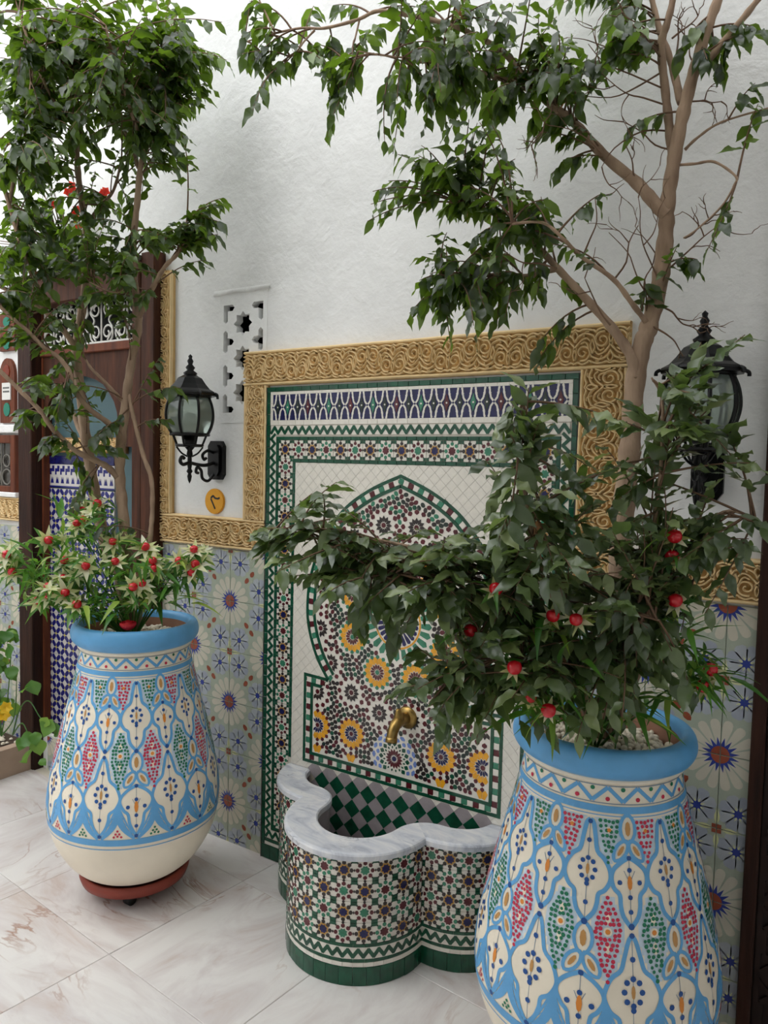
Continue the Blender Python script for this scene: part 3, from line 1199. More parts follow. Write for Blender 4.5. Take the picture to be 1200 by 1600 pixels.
wbar(PX0 + 0.017, PX1 - 0.017, 1.754, 1.764, 0.04)
wbar(PX0 + 0.017, PX1 - 0.017, 1.644, 1.661, 0.04)
wbar(PX0 + 0.017, PX0 + 0.029, 1.661, 1.754, 0.03, 'z')
wbar(PX1 - 0.029, PX1 - 0.017, 1.661, 1.754, 0.03, 'z')
wbar(PX0 + 0.017, PX1 - 0.017, 0.057, 0.068, 0.04)
o = part('white_band', m, ZW, panel, off=PO)
tag(o, kind='stuff')
m = MB()
k = 30
for i in range(k):
    a = PX0 + 0.017 + i * (PX1 - PX0 - 0.034) / k
    m.prism([(a + .0004, 0.069), (a + (PX1 - PX0 - .034) / k - .0004, 0.069), (a + (PX1 - PX0 - .034) / k - .0004, 0.080), (a + .0004, 0.080)], PB, PB - 0.004, 0, 0.02)
tag(part('base_line', m, ZG, panel, off=PO), kind='stuff')

# frieze of interlaced motifs
NF = 24
fw_ = (PX1 - PX0 - 0.058) / NF
fz0, fz1 = 1.661, 1.754
fh = (fz1 - fz0) / 2


def frieze_motif(ci):
    m = MB()
    hw = fw_ / 2
    m.prism([(-hw, -fh), (hw, -fh), (hw, fh), (-hw, fh)], 0.0, -0.0030, iN)
    # white interlace: two mirrored lobed straps crossing at mid height at the cell edges
    for sx in (-1, 1):
        for sz in (-1, 1):
            pts = [(0.30, 0.94), (0.38, 0.74), (0.36, 0.60), (0.50, 0.42), (0.52, 0.30), (0.80, 0.12), (1.0, 0.0)]
            for i in range(len(pts) - 1):
                (u0, v0), (u1, v1) = pts[i], pts[i + 1]
                a = (sx * u0 * hw, sz * v0 * fh)
                b2 = (sx * u1 * hw, sz * v1 * fh)
                dx, dz = b2[0] - a[0], b2[1] - a[1]
                L = hypot(dx, dz)
                nx, nz = -dz / L * 0.0030, dx / L * 0.0030
                q = [(a[0] - nx, a[1] - nz), (b2[0] - nx, b2[1] - nz), (b2[0] + nx, b2[1] + nz), (a[0] + nx, a[1] + nz)]
                m.prism(q, -0.0030, -0.0042, 0, 0.03)
            q = ngon(sx * 0.30 * hw, sz * 0.92 * fh, 0.0042, 5, pi / 2)
            m.prism(q, -0.0030, -0.0043, 0)
            q = ngon(sx * 0.42 * hw, sz * 0.58 * fh, 0.0044, 5, pi / 2)
            m.prism(q, -0.0030, -0.0043, 0)
    # coloured heart of the motif
    m.prism([(0, -0.62 * fh), (0.20 * hw, -0.30 * fh), (0.42 * hw, 0), (0.20 * hw, 0.30 * fh), (0, 0.62 * fh), (-0.20 * hw, 0.30 * fh), (-0.42 * hw, 0), (-0.20 * hw, -0.30 * fh)], -0.0030, -0.0045, ci)
    m.prism(ngon(0, 0, 0.0036, 4), -0.0045, -0.0048, 0)
    for sx in (-1, 1):
        m.prism(ngon(sx * hw * 0.98, 0, 0.0040, 4), -0.0030, -0.0050, iN)
    return m.mesh('frieze_motif', ZALL)


fm = {c: frieze_motif(c) for c in (iN, iL, iM, iK2)}
for i in range(NF):
    c = (iK2, iL, iK2, iM)[i % 4]
    link('frieze_motif', fm[c], panel, Matrix.Translation((PX0 + 0.029 + (i + .5) * fw_ + PO[0], PB, (fz0 + fz1) / 2)))

# zigzag band (many little green bars on white)
m = MB()


def zigzag(x0, z0, x1, z1, pitch, amp, wd, to3=None):
    L = hypot(x1 - x0, z1 - z0)
    tx, tz = (x1 - x0) / L, (z1 - z0) / L
    nx, nz = -tz, tx
    k = max(1, round(L / pitch))
    p = L / k
    for i in range(k):
        for (a0, b0, a1, b1) in ((i * p, -amp, (i + .5) * p, amp), ((i + .5) * p, amp, (i + 1) * p, -amp)):
            A = (x0 + tx * a0 + nx * b0, z0 + tz * a0 + nz * b0)
            B = (x0 + tx * a1 + nx * b1, z0 + tz * a1 + nz * b1)
            dx, dz = B[0] - A[0], B[1] - A[1]
            l = hypot(dx, dz)
            ox, oz = -dz / l * wd, dx / l * wd
            ex, ez = dx / l * wd * 0.5, dz / l * wd * 0.5
            m.prism([(A[0] - ox - ex, A[1] - oz - ez), (B[0] - ox + ex, B[1] - oz + ez), (B[0] + ox + ex, B[1] + oz + ez), (A[0] + ox - ex, A[1] + oz - ez)], PB - 0.002, PB - 0.0042, 1, 0.02)
    # white ground under the bars, in short lengths
    for i in range(k):
        a0, a1 = i * p, (i + 1) * p
        W = amp + 0.005
        m.prism([(x0 + tx * a0 - nx * W, z0 + tz * a0 - nz * W), (x0 + tx * a1 - nx * W, z0 + tz * a1 - nz * W), (x0 + tx * a1 + nx * W, z0 + tz * a1 + nz * W), (x0 + tx * a0 + nx * W, z0 + tz * a0 + nz * W)], PB, PB - 0.0026, 0, 0.02)


ZB0 = 0.099
zigzag(PX0 + 0.022, 1.625, PX1 - 0.022, 1.625, 0.0325, 0.0112, 0.0052)
zigzag(PX0 + 0.031, 0.105, PX0 + 0.031, 1.610, 0.0345, 0.0092, 0.0050)
zigzag(PX1 - 0.031, 1.610, PX1 - 0.031, 0.105, 0.0345, 0.0092, 0.0050)
zigzag(PX0 + 0.022, ZB0, PX1 - 0.022, ZB0, 0.0325, 0.0112, 0.0052)
tag(part('zigzag_band', m, [ZW, ZG], panel, off=PO), kind='stuff')

# green lines on both sides of the star band
SX0, SZ1 = PX0 + 0.046, 1.602               # outer corner of the outer line
LW = 0.013
n = 30
for (x0, x1, zt, zb) in ((SX0, PX1 - 0.046, SZ1, 0.118), (SX0 + 0.080, PX1 - 0.126, SZ1 - 0.080, 0.42)):
    n = round((x1 - x0) / 0.037)
    w = (x1 - x0) / n
    for i in range(n):
        tile_obj('line_tile', w - 0.0008, LW - 0.0008, ZG, x0 + (i + .5) * w, zt - LW / 2, panel)
    n = round((zt - LW - zb) / 0.037)
    h = (zt - LW - zb) / n
    for i in range(n):
        for x in (x0 + LW / 2, x1 - LW / 2):
            tile_obj('line_tile', LW - 0.0008, h - 0.0008, ZG, x, zb + (i + .5) * h, panel)
n = 6
for i in range(n):
    tile_obj('line_tile', 0.0352, LW - 0.0008, ZG, SX0 + 0.018 + i * 0.036, 0.1245, panel)


# eight-fold star rosettes of the band and of the basin
def star_cell(m, put, cx, cz, s, kind):
    """one square cell of star mosaic, drawn through put(outline, layer, material)"""
    cen, ring, pet = {0: (iN, iA, iK), 1: (iL, iW, iM), 2: (iN, iA, iK), 3: (iM, iW, iL)}[kind]
    put([(cx - s / 2, cz - s / 2), (cx + s / 2, cz - s / 2), (cx + s / 2, cz + s / 2), (cx - s / 2, cz + s / 2)], 0, iW)
    if ring != iW:
        put(star(cx, cz, s * 0.300, s * 0.235, 8, pi / 8), 1, ring)
    put(star(cx, cz, s * 0.225, s * 0.170, 8, pi / 8), 2, cen)
    for k in range(8):
        an = 2 * pi * k / 8
        put(radial(cx, cz, an, [(s * 0.262, s * 0.02), (s * 0.310, s * 0.092), (s * 0.395, s * 0.092), (s * 0.455, 0.0)]), 2, pet)
    for sx in (-1, 1):
        for sz in (-1, 1):
            x0, z0 = cx + sx * s / 2, cz + sz * s / 2
            q = s * 0.155
            P = [(x0, z0), (x0 - sx * q, z0), (x0 - sx * q, z0 - sz * q), (x0, z0 - sz * q)]
            put(P if sx * sz > 0 else P[::-1], 2, iG)
    for an in (0, pi / 2, pi, 3 * pi / 2):
        put(radial(cx, cz, an, [(s * 0.455, 0.0), (s * 0.480, s * 0.06), (s * 0.5, s * 0.06)]), 2, iK)
        put(radial(cx, cz, an + pi / 4, [(s * 0.455, 0.0), (s * 0.480, s * 0.050), (s * 0.505, s * 0.02)]), 2, iK)


def band_star(kind, s):
    m = MB()

    def put(p, lay, mi):
        m.prism(p, 0.0 if lay == 0 else -0.0028, -0.0028 - 0.0006 * lay, mi, 0.015 if lay else 0)
    star_cell(m, put, 0, 0, s, kind)
    return m.mesh('star_rosette', ZALL)


SBX0, SBX1, SBZ1 = SX0 + LW, PX1 - 0.046 - LW, SZ1 - LW       # inner edges of outer line
SBW = 0.080 - LW
nx = round((SBX1 - SBX0) / 0.0605)
sx_ = (SBX1 - SBX0) / nx
bs = [band_star(k, SBW - 0.002) for k in range(4)]
order = (0, 1, 2, 3)
for i in range(nx):
    M = Matrix.Translation((SBX0 + (i + .5) * sx_ + PO[0], PB, SBZ1 - SBW / 2)) @ Matrix.Diagonal((sx_ / SBW, 1, 1, 1))
    link('star_rosette', bs[order[i % 4]], panel, M)
nz = round((SBZ1 - SBW - 0.131) / 0.0605)
sz_ = (SBZ1 - SBW - 0.131) / nz
for i in range(nz):
    for x in (SBX0 + SBW / 2, SBX1 - SBW / 2):
        zc = SBZ1 - SBW - (i + .5) * sz_
        if zc < 0.38 and x > 0.7:
            continue
        M = Matrix.Translation((x + PO[0], PB, zc)) @ Matrix.Diagonal((1, 1, sz_ / SBW, 1))
        link('star_rosette', bs[(i + 1) % 4], panel, M)

# arch outline: left half from shelf to apex, then mirrored
half = cr([(0.500, 0.722), (0.437, 0.810), (0.398, 0.910), (0.388, 1.000), (0.402, 1.110), (0.452, 1.235), (0.540, 1.350), (0.650, 1.425), (XC, 1.478)], 7)
AX0, AX1 = 0.383, 2 * XC - 0.383
SHELF, BOT = 0.750, 0.422
outer_arch = [(AX0, BOT), (AX0, SHELF), (0.484, SHELF - 0.004)] + half[1:] + [(2 * XC - x, z) for x, z in reversed(half[1:-1])] + [(2 * XC - 0.484, SHELF - 0.004), (AX1, SHELF), (AX1, BOT)]


def inset(poly, d):
    """offset a closed clockwise outline inwards with mitred corners"""
    n = len(poly)
    out = []
    for i in range(n):
        p0, p1, p2 = poly[i - 1], poly[i], poly[(i + 1) % n]
        a = (p1[0] - p0[0], p1[1] - p0[1])
        b2 = (p2[0] - p1[0], p2[1] - p1[1])
        la, lb = hypot(*a) or 1, hypot(*b2) or 1
        na, nb_ = (a[1] / la, -a[0] / la), (b2[1] / lb, -b2[0] / lb)
        k = 1 + na[0] * nb_[0] + na[1] * nb_[1]
        k = max(k, 0.35)
        out.append((p1[0] + (na[0] + nb_[0]) / k * d, p1[1] + (na[1] + nb_[1]) / k * d))
    return out


L1, L2, L3 = inset(outer_arch, 0.011), inset(outer_arch, 0.031), inset(outer_arch, 0.042)


def resample(poly, step):
    P = poly + [poly[0]]
    segs = []
    for i in range(len(poly)):
        segs.append(hypot(P[i + 1][0] - P[i][0], P[i + 1][1] - P[i][1]))
    tot = sum(segs)
    n = round(tot / step)
    out = []
    i, acc = 0, 0.0
    for k in range(n):
        s = tot * k / n
        while acc + segs[i] < s - 1e-9:
            acc += segs[i]
            i += 1
        t = (s - acc) / segs[i]
        out.append((P[i][0] + (P[i + 1][0] - P[i][0]) * t, P[i][1] + (P[i + 1][1] - P[i][1]) * t,
                    (P[i + 1][0] - P[i][0]) / segs[i], (P[i + 1][1] - P[i][1]) / segs[i]))
    return out


m = MB()


def ring(A, B, mi, lay):
    nn = len(A)
    for i in range(nn):
        j = (i + 1) % nn
        m.prism([A[i], B[i], B[j], A[j]], PB, PB - lay, mi)


ring(outer_arch, L1, 0, 0.0042)
ring(L2, L3, 0, 0.0042)
tag(part('arch_line', m, ZG, panel, off=PO), kind='stuff')
mid = inset(outer_arch, 0.021)
cols = (ZW, ZM, ZW, ZL)
for i, (x, z, tx, tz) in enumerate(resample(mid, 0.0205)):
    tile_obj('check_tile', 0.0197, 0.0190, cols[i % 4], x, z, panel, atan2(tz, tx), 0.0036)

# white lozenges around the arch
m = MB()
WX0, WX1, WZ1, WZ0 = SX0 + 0.080 + LW, PX1 - 0.126 - LW, SZ1 - 0.080 - LW, 0.40
d = 0.0205
i = 0
x = WX0 - 0.02
while x < WX1 + 0.02:
    z = WZ0 - 0.02 + (d if i % 2 else 0)
    while z < WZ1 + 0.02:
        P = [(min(WX1, max(WX0, px)), min(WZ1, max(WZ0, pz))) for px, pz in ((x - d + .0005, z), (x, z - d + .0005), (x + d - .0005, z), (x, z + d - .0005))]
        if not inside((x, z), L1) and (max(p[0] for p in P) - min(p[0] for p in P)) > 0.006 and (max(p[1] for p in P) - min(p[1] for p in P)) > 0.006:
            m.prism(P, PB, PB - 0.0032, 0, 0.012)
        z += 2 * d
    x += d
    i += 1
tag(part('white_lozenges', m, ZW, panel, off=PO), kind='stuff')
tag(panel, None)

# mosaic field: white ground, rosettes, and small pieces between them
m = MB()
m.sheet([L3[::-1]], PB, PB - 0.0022, 0)
part('field_ground', m, ZW, panel, off=PO)


def rosette_pieces(kind):
    """list of (outline, layer, glaze) round the origin"""
    out = []

    def put(p, lay, mi):
        out.append((p, lay, mi))

    def ringp(n, prof, mi, lay, ph=0.0):
        for k in range(n):
            put(radial(0, 0, 2 * pi * (k + ph) / n, prof), lay, mi)
    if kind in ('y', 'Y'):
        n = 14
        put(ngon(0, 0, 0.0082, 10), 2, iM if kind == 'Y' else iL)
        ringp(n, [(0.0095, 0.0006), (0.0150, 0.0028), (0.0220, 0.0044), (0.0292, 0.0)], iN if kind == 'Y' else iM, 2)
        ringp(n, [(0.0235, 0.0048), (0.0340, 0.0072), (0.0445, 0.0095), (0.0530, 0.0)], iY, 0)
        ringp(n, [(0.0080, 0.0010), (0.0240, 0.0052), (0.0315, 0.0)], iW, 1)
        ringp(n, [(0.0448, 0.0), (0.0510, 0.0066), (0.0560, 0.0066), (0.0605, 0.0)], iM if kind == 'Y' else iL, 2, 0.5)
    elif kind == 'W':
        n = 12
        put(ngon(0, 0, 0.0088, 10), 1, iM)
        ringp(n, [(0.0112, 0.0012), (0.0165, 0.0042), (0.0235, 0.0058), (0.0330, 0.0)], iK, 1)
        ringp(n, [(0.0420, 0.0), (0.0475, 0.0082), (0.0540, 0.0086), (0.0600, 0.0)], iM, 1)
    elif kind == 'B':
        n = 16
        put(ngon(0, 0, 0.0090, 10), 1, iN)
        ringp(n, [(0.0115, 0.0006), (0.0180, 0.0036), (0.0260, 0.0044), (0.0340, 0.0)], iM, 1)
        ringp(n, [(0.0430, 0.0), (0.0500, 0.0074), (0.0540, 0.0074), (0.0610, 0.0)], iG, 1)
        ringp(n, [(0.0345, 0.0), (0.0400, 0.0034), (0.0455, 0.0)], iG, 1, 0.5)
        ringp(n, [(0.0600, 0.0), (0.0640, 0.0072), (0.0690, 0.0072), (0.0740, 0.0)], iB, 1, 0.5)
        ringp(n, [(0.0745, 0.0), (0.0790, 0.0098), (0.0840, 0.0098), (0.0885, 0.0)], iB, 1)
    elif kind == 'C':
        n = 24
        put(ngon(0, 0, 0.014, 12), 1, iG)
        ringp(12, [(0.017, 0.001), (0.026, 0.0052), (0.034, 0.0056), (0.043, 0.0)], iK2, 1)
        ringp(n, [(0.040, 0.0020), (0.062, 0.0062), (0.078, 0.0070), (0.082, 0.0)], iN, 1, 0.5)
        for k in range(48):
            a0, a1 = 2 * pi * k / 48, 2 * pi * (k + 0.92) / 48
            put([(0.0845 * cos(a0), 0.0845 * sin(a0)), (0.0900 * cos(a0), 0.0900 * sin(a0)), (0.0900 * cos(a1), 0.0900 * sin(a1)), (0.0845 * cos(a1), 0.0845 * sin(a1))], 1, iY)
        ringp(n, [(0.092, 0.007), (0.108, 0.0095), (0.122, 0.0108), (0.132, 0.0)], iL, 1)
    return out


PIECES = {k: rosette_pieces(k) for k in 'YyWBC'}
shared = {}
for k, pcs in PIECES.items():
    m = MB()
    for p, lay, mi in pcs:
        m.prism(p, -0.002, -0.0030 - 0.0004 * lay, mi, 0.02)
    shared[k] = m.mesh('rosette', ZALL)
mc = (XC, 0.985)
centres = [('C', mc[0], mc[1])]
for k in range(8):
    an = radians(22.5 + 45 * k)
    centres.append(('y', mc[0] + 0.197 * cos(an), mc[1] + 0.197 * sin(an)))
for k in range(16):
    an = radians(11.25 + 22.5 * k)
    centres.append(('W', mc[0] + 0.327 * cos(an), mc[1] + 0.327 * sin(an)))
for x in (0.448, 0.597):
    for xx in (x, 2 * XC - x):
        centres.append(('Y', xx, 0.568))
        centres.append(('Y', xx, 0.445))
centres.append(('B', XC, 0.520))
for sx in (-1, 1):
    centres.append(('W', XC + sx * 0.330, 0.690))
rad = dict(Y=0.0585, y=0.0585, W=0.0575, B=0.0875, C=0.133)
placed = []
for k, x, z in centres:
    r = rad[k]
    if not inside((x, z), outer_arch):
        continue
    if all(inside((x + r * cos(a * pi / 6), z + r * sin(a * pi / 6)), L3) for a in range(12)):
        link('rosette', shared[k], panel, Matrix.Translation((x + PO[0], PB, z)))
    else:
        t = MB()
        for p, lay, mi in PIECES[k]:
            q = [(x + a, z + b2) for a, b2 in p]
            if all(inside(c_, L3) for c_ in q):
                t.prism([(a + PO[0], b2) for a, b2 in q], PB - 0.002, PB - 0.0030 - 0.0004 * lay, mi, 0.02)
        if t.v:
            t.build('rosette', ZALL, panel)
    placed.append((x, z, r))

# filler pieces between the rosettes
m = MB()


def cutput(p, lay, mi):
    if all(inside(q, L3) for q in p):
        m.prism(p, PB - 0.002, PB - 0.0030 - 0.0004 * lay, mi, 0.02)


grid = {}
SPC = 0.0162
zz = 0.425
cnt = 0
while zz < 1.45:
    xx = 0.40
    while xx < 1.16:
        if all(hypot(xx - a, zz - b2) > r_ + 0.0072 for a, b2, r_ in placed) and inside((xx, zz), L3):
            ci, cj = int(xx / SPC), int(zz / SPC)
            if all(hypot(xx - q[0], zz - q[1]) > SPC for di in (-1, 0, 1) for dj in (-1, 0, 1) for q in grid.get((ci + di, cj + dj), ())):
                grid.setdefault((ci, cj), []).append((xx, zz))
                cnt += 1
                kk = cnt % 6
                mi = (iK, iM, iK2, iG, iK, iK)[kk] if zz < 1.25 else (iK, iM, iG, iK2, iM, iL)[kk]
                rot = cnt * 1.1
                if mi == iG:
                    P = ngon(xx, zz, 0.0086, 6, rot)
                else:
                    P = [(xx + 0.0094 * cos(t) * cos(rot) - 0.0075 * sin(t) * sin(rot), zz + 0.0094 * cos(t) * sin(rot) + 0.0075 * sin(t) * cos(rot)) for t in [2 * pi * q / 8 for q in range(8)]]
                cutput(P, 1, mi)
        xx += 0.0024
    zz += 0.0024
tag(part('mosaic_pieces', m, ZALL, panel, off=PO), kind='stuff')

# diamond tiles above the water line, inside the basin
m = MB()
m.box(0.40, 2 * XC - 0.40, PB - 0.001, PB, 0.09, 0.421)
part('diamond_ground', m, GROUT, panel, off=PO)
dg = MB()
q = 0.0329
dg.prism([(-q, 0), (0, -q), (q, 0), (0, q)], 0.0, -0.004)
dge = dg.mesh('diamond_tile', ZG)
dw = MB()
dw.prism([(-q, 0), (0, -q), (q, 0), (0, q)], 0.0, -0.0036)
dwe = dw.mesh('diamond_tile', ZGR)
for j in range(-5, 1):
    for i in range(-6, 7):
        for gg in (0, 1):
            x = 0.740 + (i + 0.5 * gg) * 0.0665
            z = 0.369 + (j + 0.5 * gg) * 0.0665
            if 0.43 < x < 2 * XC - 0.43 and z > 0.10:
                if z + q > 0.421:
                    t = MB()
                    t.prism([(-q, 0), (0, -q), (q, 0), (0.421 - z if False else q - (0.421 - z) if False else q, 0)] if False else [(-q, 0), (0, -q), (q, 0), (q - (0.4205 - z), 0.4205 - z), (-q + (0.4205 - z), 0.4205 - z)], 0, -0.0038)
                    link('diamond_tile', t.mesh('diamond_tile', ZGR if gg else ZG), panel, Matrix.Translation((x + PO[0], PB - 0.001, z)))
                    continue
                link('diamond_tile', dwe if gg else dge, panel, Matrix.Translation((x + PO[0], PB - 0.001, z)))

# ================================================================ FOUNTAIN BASIN
basin = empty('fountain_basin', (XC, 0, 0))
tag(basin, 'lobed wall fountain basin covered in zellige with a white marble rim', 'fountain')


def outline(off, n=14):
    """plan of the basin from the wall at left to the wall at right, moved outwards by off"""
    S, Fc = (-0.245, 0.0), (0.0, -0.212)
    Rs, Rf = 0.205 + off, 0.228 + off
    # intersection of the side and front circles (the outer notch)
    dx, dy = Fc[0] - S[0], Fc[1] - S[1]
    D = hypot(dx, dy)
    a = (Rs * Rs - Rf * Rf + D * D) / (2 * D)
    hq = sqrt(max(0, Rs * Rs - a * a))
    nx_, ny_ = S[0] + a * dx / D + hq * dy / D, S[1] + a * dy / D - hq * dx / D
    a1 = atan2(ny_ - S[1], nx_ - S[0])
    if a1 > 0:
        a1 -= 2 * pi
    P = []
    for k in range(n):
        an = -pi + (a1 + pi) * k / n
        P.append((S[0] + Rs * cos(an), S[1] + Rs * sin(an)))
    b1 = atan2(ny_ - Fc[1], nx_ - Fc[0])
    if b1 > 0:
        b1 -= 2 * pi
    for k in range(2 * n + 1):
        an = b1 + (-pi - b1) * 0 + (-pi / 2 - b1) * 2 * k / (2 * n)
        P.append((Fc[0] + Rf * cos(an), Fc[1] + Rf * sin(an)))
    P += [(-x, y) for x, y in reversed(P[:n])]
    return P


RH0, RH1 = 0.377, 0.398
BODY = outline(0.0, 16)


def inner_outline(d, n=10):
    """inner edge: outer outline moved in by d, rounded at the notches"""
    S, Fc = (-0.245, 0.0), (0.0, -0.212)
    o0 = outline(0.010, 16)
    N = o0[16]
    P = []
    rs = 0.215 - d
    aN = atan2(N[1] - S[1], N[0] - S[0])
    for k in range(n + 1):
        an = -pi + (aN + pi) * k / n
        P.append((S[0] + rs * cos(an), S[1] + rs * sin(an)))
    a0 = atan2(S[1] - N[1], S[0] - N[0])
    a1 = atan2(Fc[1] - N[1], Fc[0] - N[0])
    for k in range(1, n + 1):
        an = a0 + (a1 - a0) * k / n
        P.append((N[0] + d * cos(an), N[1] + d * sin(an)))
    rf = 0.238 - d
    b0 = atan2(N[1] - Fc[1], N[0] - Fc[0])
    if b0 > 0:
        b0 -= 2 * pi
    for k in range(1, 2 * n):
        an = b0 + (-pi / 2 - b0) * k / n
        P.append((Fc[0] + rf * cos(an), Fc[1] + rf * sin(an)))
    P += [(-x, y) for x, y in reversed(P[:2 * n + 1])]
    return P


INNER = inner_outline(0.102)
# masonry core, with the hollow
m = MB()
core = outline(-0.006, 16)
nn = len(core)
m.add([(x, y, 0.0) for x, y in core] + [(x, y, RH0) for x, y in core], [(i, i + 1, i + 1 + nn, i + nn) for i in range(nn - 1)])
m.build('basin_body', ZW, basin)
m = MB()
inn = inner_outline(0.096)
ni = len(inn)
m.add([(x, y, 0.10) for x, y in inn] + [(x, y, RH0) for x, y in inn], [(i + ni, i + 1 + ni, i + 1, i) for i in range(ni - 1)])
m.poly([(x, y, 0.10) for x, y in inn])
m.build('basin_hollow', ZGR, basin)
m = MB()
vl = core + inn[::-1]
m.poly([(x, y, RH0) for x, y in vl])
m.build('basin_top_bed', GROUT, basin)

# arc length along the body
ARC = [0.0]
for i in range(len(BODY) - 1):
    ARC.append(ARC[-1] + hypot(BODY[i + 1][0] - BODY[i][0], BODY[i + 1][1] - BODY[i][1]))
ATOT = ARC[-1]
NOTCH = ARC[16]


def onbody(s, h, off):
    s = min(max(s, 1e-5), ATOT - 1e-5)
    i = 0
    while ARC[i + 1] < s:
        i += 1
    t = (s - ARC[i]) / (ARC[i + 1] - ARC[i])
    a, b2 = BODY[i], BODY[i + 1]
    tx, ty_ = b2[0] - a[0], b2[1] - a[1]
    l = hypot(tx, ty_)
    return (a[0] + tx * t + ty_ / l * off, a[1] + ty_ * t - tx / l * off, h)


def wrap(m, p, off0, off1, mi):
    nq = len(p)
    f = [onbody(s, h, off1) for s, h in p]
    bck = [onbody(s, h, off0) for s, h in p]
    m.add(f + bck, [tuple(range(nq))] + [(i, i + nq, (i + 1) % nq + nq, (i + 1) % nq) for i in range(nq)], mi)


m = MB()
segs = [(0.0, NOTCH), (NOTCH, ATOT - NOTCH), (ATOT - NOTCH, ATOT)]
kk = 0
for s0, s1 in segs:
    nc = max(1, round((s1 - s0) / 0.0600))
    cw = (s1 - s0) / nc
    for i in range(nc):
        for j in range(4):
            kind = ((kk + i) % 2) * 1 + (0 if (j + (kk + i) // 2) % 2 == 0 else 2)
            if j % 2:
                kind = (kind + 1) % 4

            def put(p, lay, mi):
                if lay == 0:
                    # ground in narrow upright strips so that it follows the curve
                    x0_, x1_ = p[0][0], p[1][0]
                    for q in range(4):
                        a_, b_ = x0_ + (x1_ - x0_) * q / 4, x0_ + (x1_ - x0_) * (q + 1) / 4
                        wrap(m, [(a_, p[0][1]), (b_, p[0][1]), (b_, p[2][1]), (a_, p[2][1])], -0.004, 0.0, mi)
                else:
                    wrap(m, p, -0.001, 0.0008 + 0.0005 * lay, mi)
            star_cell(m, put, s0 + (i + .5) * cw, 0.1255 + (j + .5) * 0.0628, 0.0615, kind)
    kk += nc
tag(m.build('star_mosaic', ZALL, basin), kind='stuff')
# zigzag, lines and base tiles round the foot
m = MB()
for s0, s1 in segs:
    for h0, h1, mi, st in ((0.057, 0.0695, iW, 0.03), (0.0705, 0.0800, iG, 0.035), (0.1160, 0.1250, iG, 0.035)):
        k = max(1, round((s1 - s0) / st))
        for i in range(k):
            a_, b_ = s0 + (s1 - s0) * i / k + 0.0004, s0 + (s1 - s0) * (i + 1) / k - 0.0004
            wrap(m, [(a_, h0), (b_, h0), (b_, h1), (a_, h1)], -0.004, 0.0012, mi)
    k = round((s1 - s0) / 0.030)
    pch = (s1 - s0) / k
    for i in range(k):
        a_ = s0 + i * pch
        wrap(m, [(a_, 0.0805), (a_ + pch, 0.0805), (a_ + pch, 0.1155), (a_, 0.1155)], -0.004, 0.0006, iW)
        for x0_, z0_, x1_, z1_ in ((a_, 0.088, a_ + pch / 2, 0.108), (a_ + pch / 2, 0.108, a_ + pch, 0.088)):
            dx, dz = x1_ - x0_, z1_ - z0_
            l = hypot(dx, dz)
            ox, oz = -dz / l * 0.0054, dx / l * 0.0054
            ex, ez = dx / l * 0.003, dz / l * 0.003
            wrap(m, [(x0_ - ox - ex, z0_ - oz - ez), (x1_ - ox + ex, z1_ - oz + ez), (x1_ + ox + ex, z1_ + oz + ez), (x0_ + ox - ex, z0_ + oz - ez)], 0.0, 0.0018, iG)
tag(m.build('zigzag_band', ZALL, basin), kind='stuff')
for s0, s1 in segs:
    k = round((s1 - s0) / 0.040)
    for i in range(k):
        t = MB()
        a_, b_ = s0 + (s1 - s0) * i / k + 0.0006, s0 + (s1 - s0) * (i + 1) / k - 0.0006
        c_ = (a_ + b_) / 2
        o_ = U(0.0012, 0.0026)
        wrap(t, [(a_, 0.001), (c_, 0.001), (b_, 0.001), (b_, 0.0555), (c_, 0.0555), (a_, 0.0555)], -0.004, o_, 0)
        t.build('base_tile', ZG, basin)

# marble rim: three slabs cut at the notches
OUT = outline(0.012, 16)
prof = [(0.0, 0.000), (0.0, 0.022), (0.006, 0.031), (0.016, 0.033)]


def rim_slab(outer_pts, inner_pts):
    """loft between an outer and an inner line of equal length"""
    m = MB()
    n_ = len(outer_pts)
    rows = []
    for (ox, oy), (ix, iy) in zip(outer_pts, inner_pts):
        dx, dy = ix - ox, iy - oy
        l = hypot(dx, dy)
        ux, uy = dx / l, dy / l
        row = [(ox + ux * 0.02, oy + uy * 0.02, RH0), (ox, oy, RH0), (ox, oy, RH0 + 0.014), (ox + ux * 0.003, oy + uy * 0.003, RH0 + 0.0185), (ox + ux * 0.010, oy + uy * 0.010, RH1),
               (ix - ux * 0.006, iy - uy * 0.006, RH1), (ix, iy, RH1 - 0.004), (ix, iy, RH0)]
        rows.append(row)
    k = len(rows[0])
    m.add([p for r_ in rows for p in r_], [(i * k + j, (i + 1) * k + j, (i + 1) * k + j + 1, i * k + j + 1) for i in range(n_ - 1) for j in range(k - 1)])
    m.poly(rows[0][1:])
    m.poly(rows[-1][1:][::-1])
    return m.build('rim_slab', RIMM, basin)


def match(pts, n_):
    """n_ points evenly spaced along a line"""
    acc = [0]
    for i in range(len(pts) - 1):
        acc.append(acc[-1] + hypot(pts[i + 1][0] - pts[i][0], pts[i + 1][1] - pts[i][1]))
    out = []
    i = 0
    for k in range(n_):
        s = acc[-1] * k / (n_ - 1)
        while i < len(pts) - 2 and acc[i + 1] < s:
            i += 1
        t = (s - acc[i]) / (acc[i + 1] - acc[i])
        out.append((pts[i][0] + (pts[i + 1][0] - pts[i][0]) * t, pts[i][1] + (pts[i + 1][1] - pts[i][1]) * t))
    return out


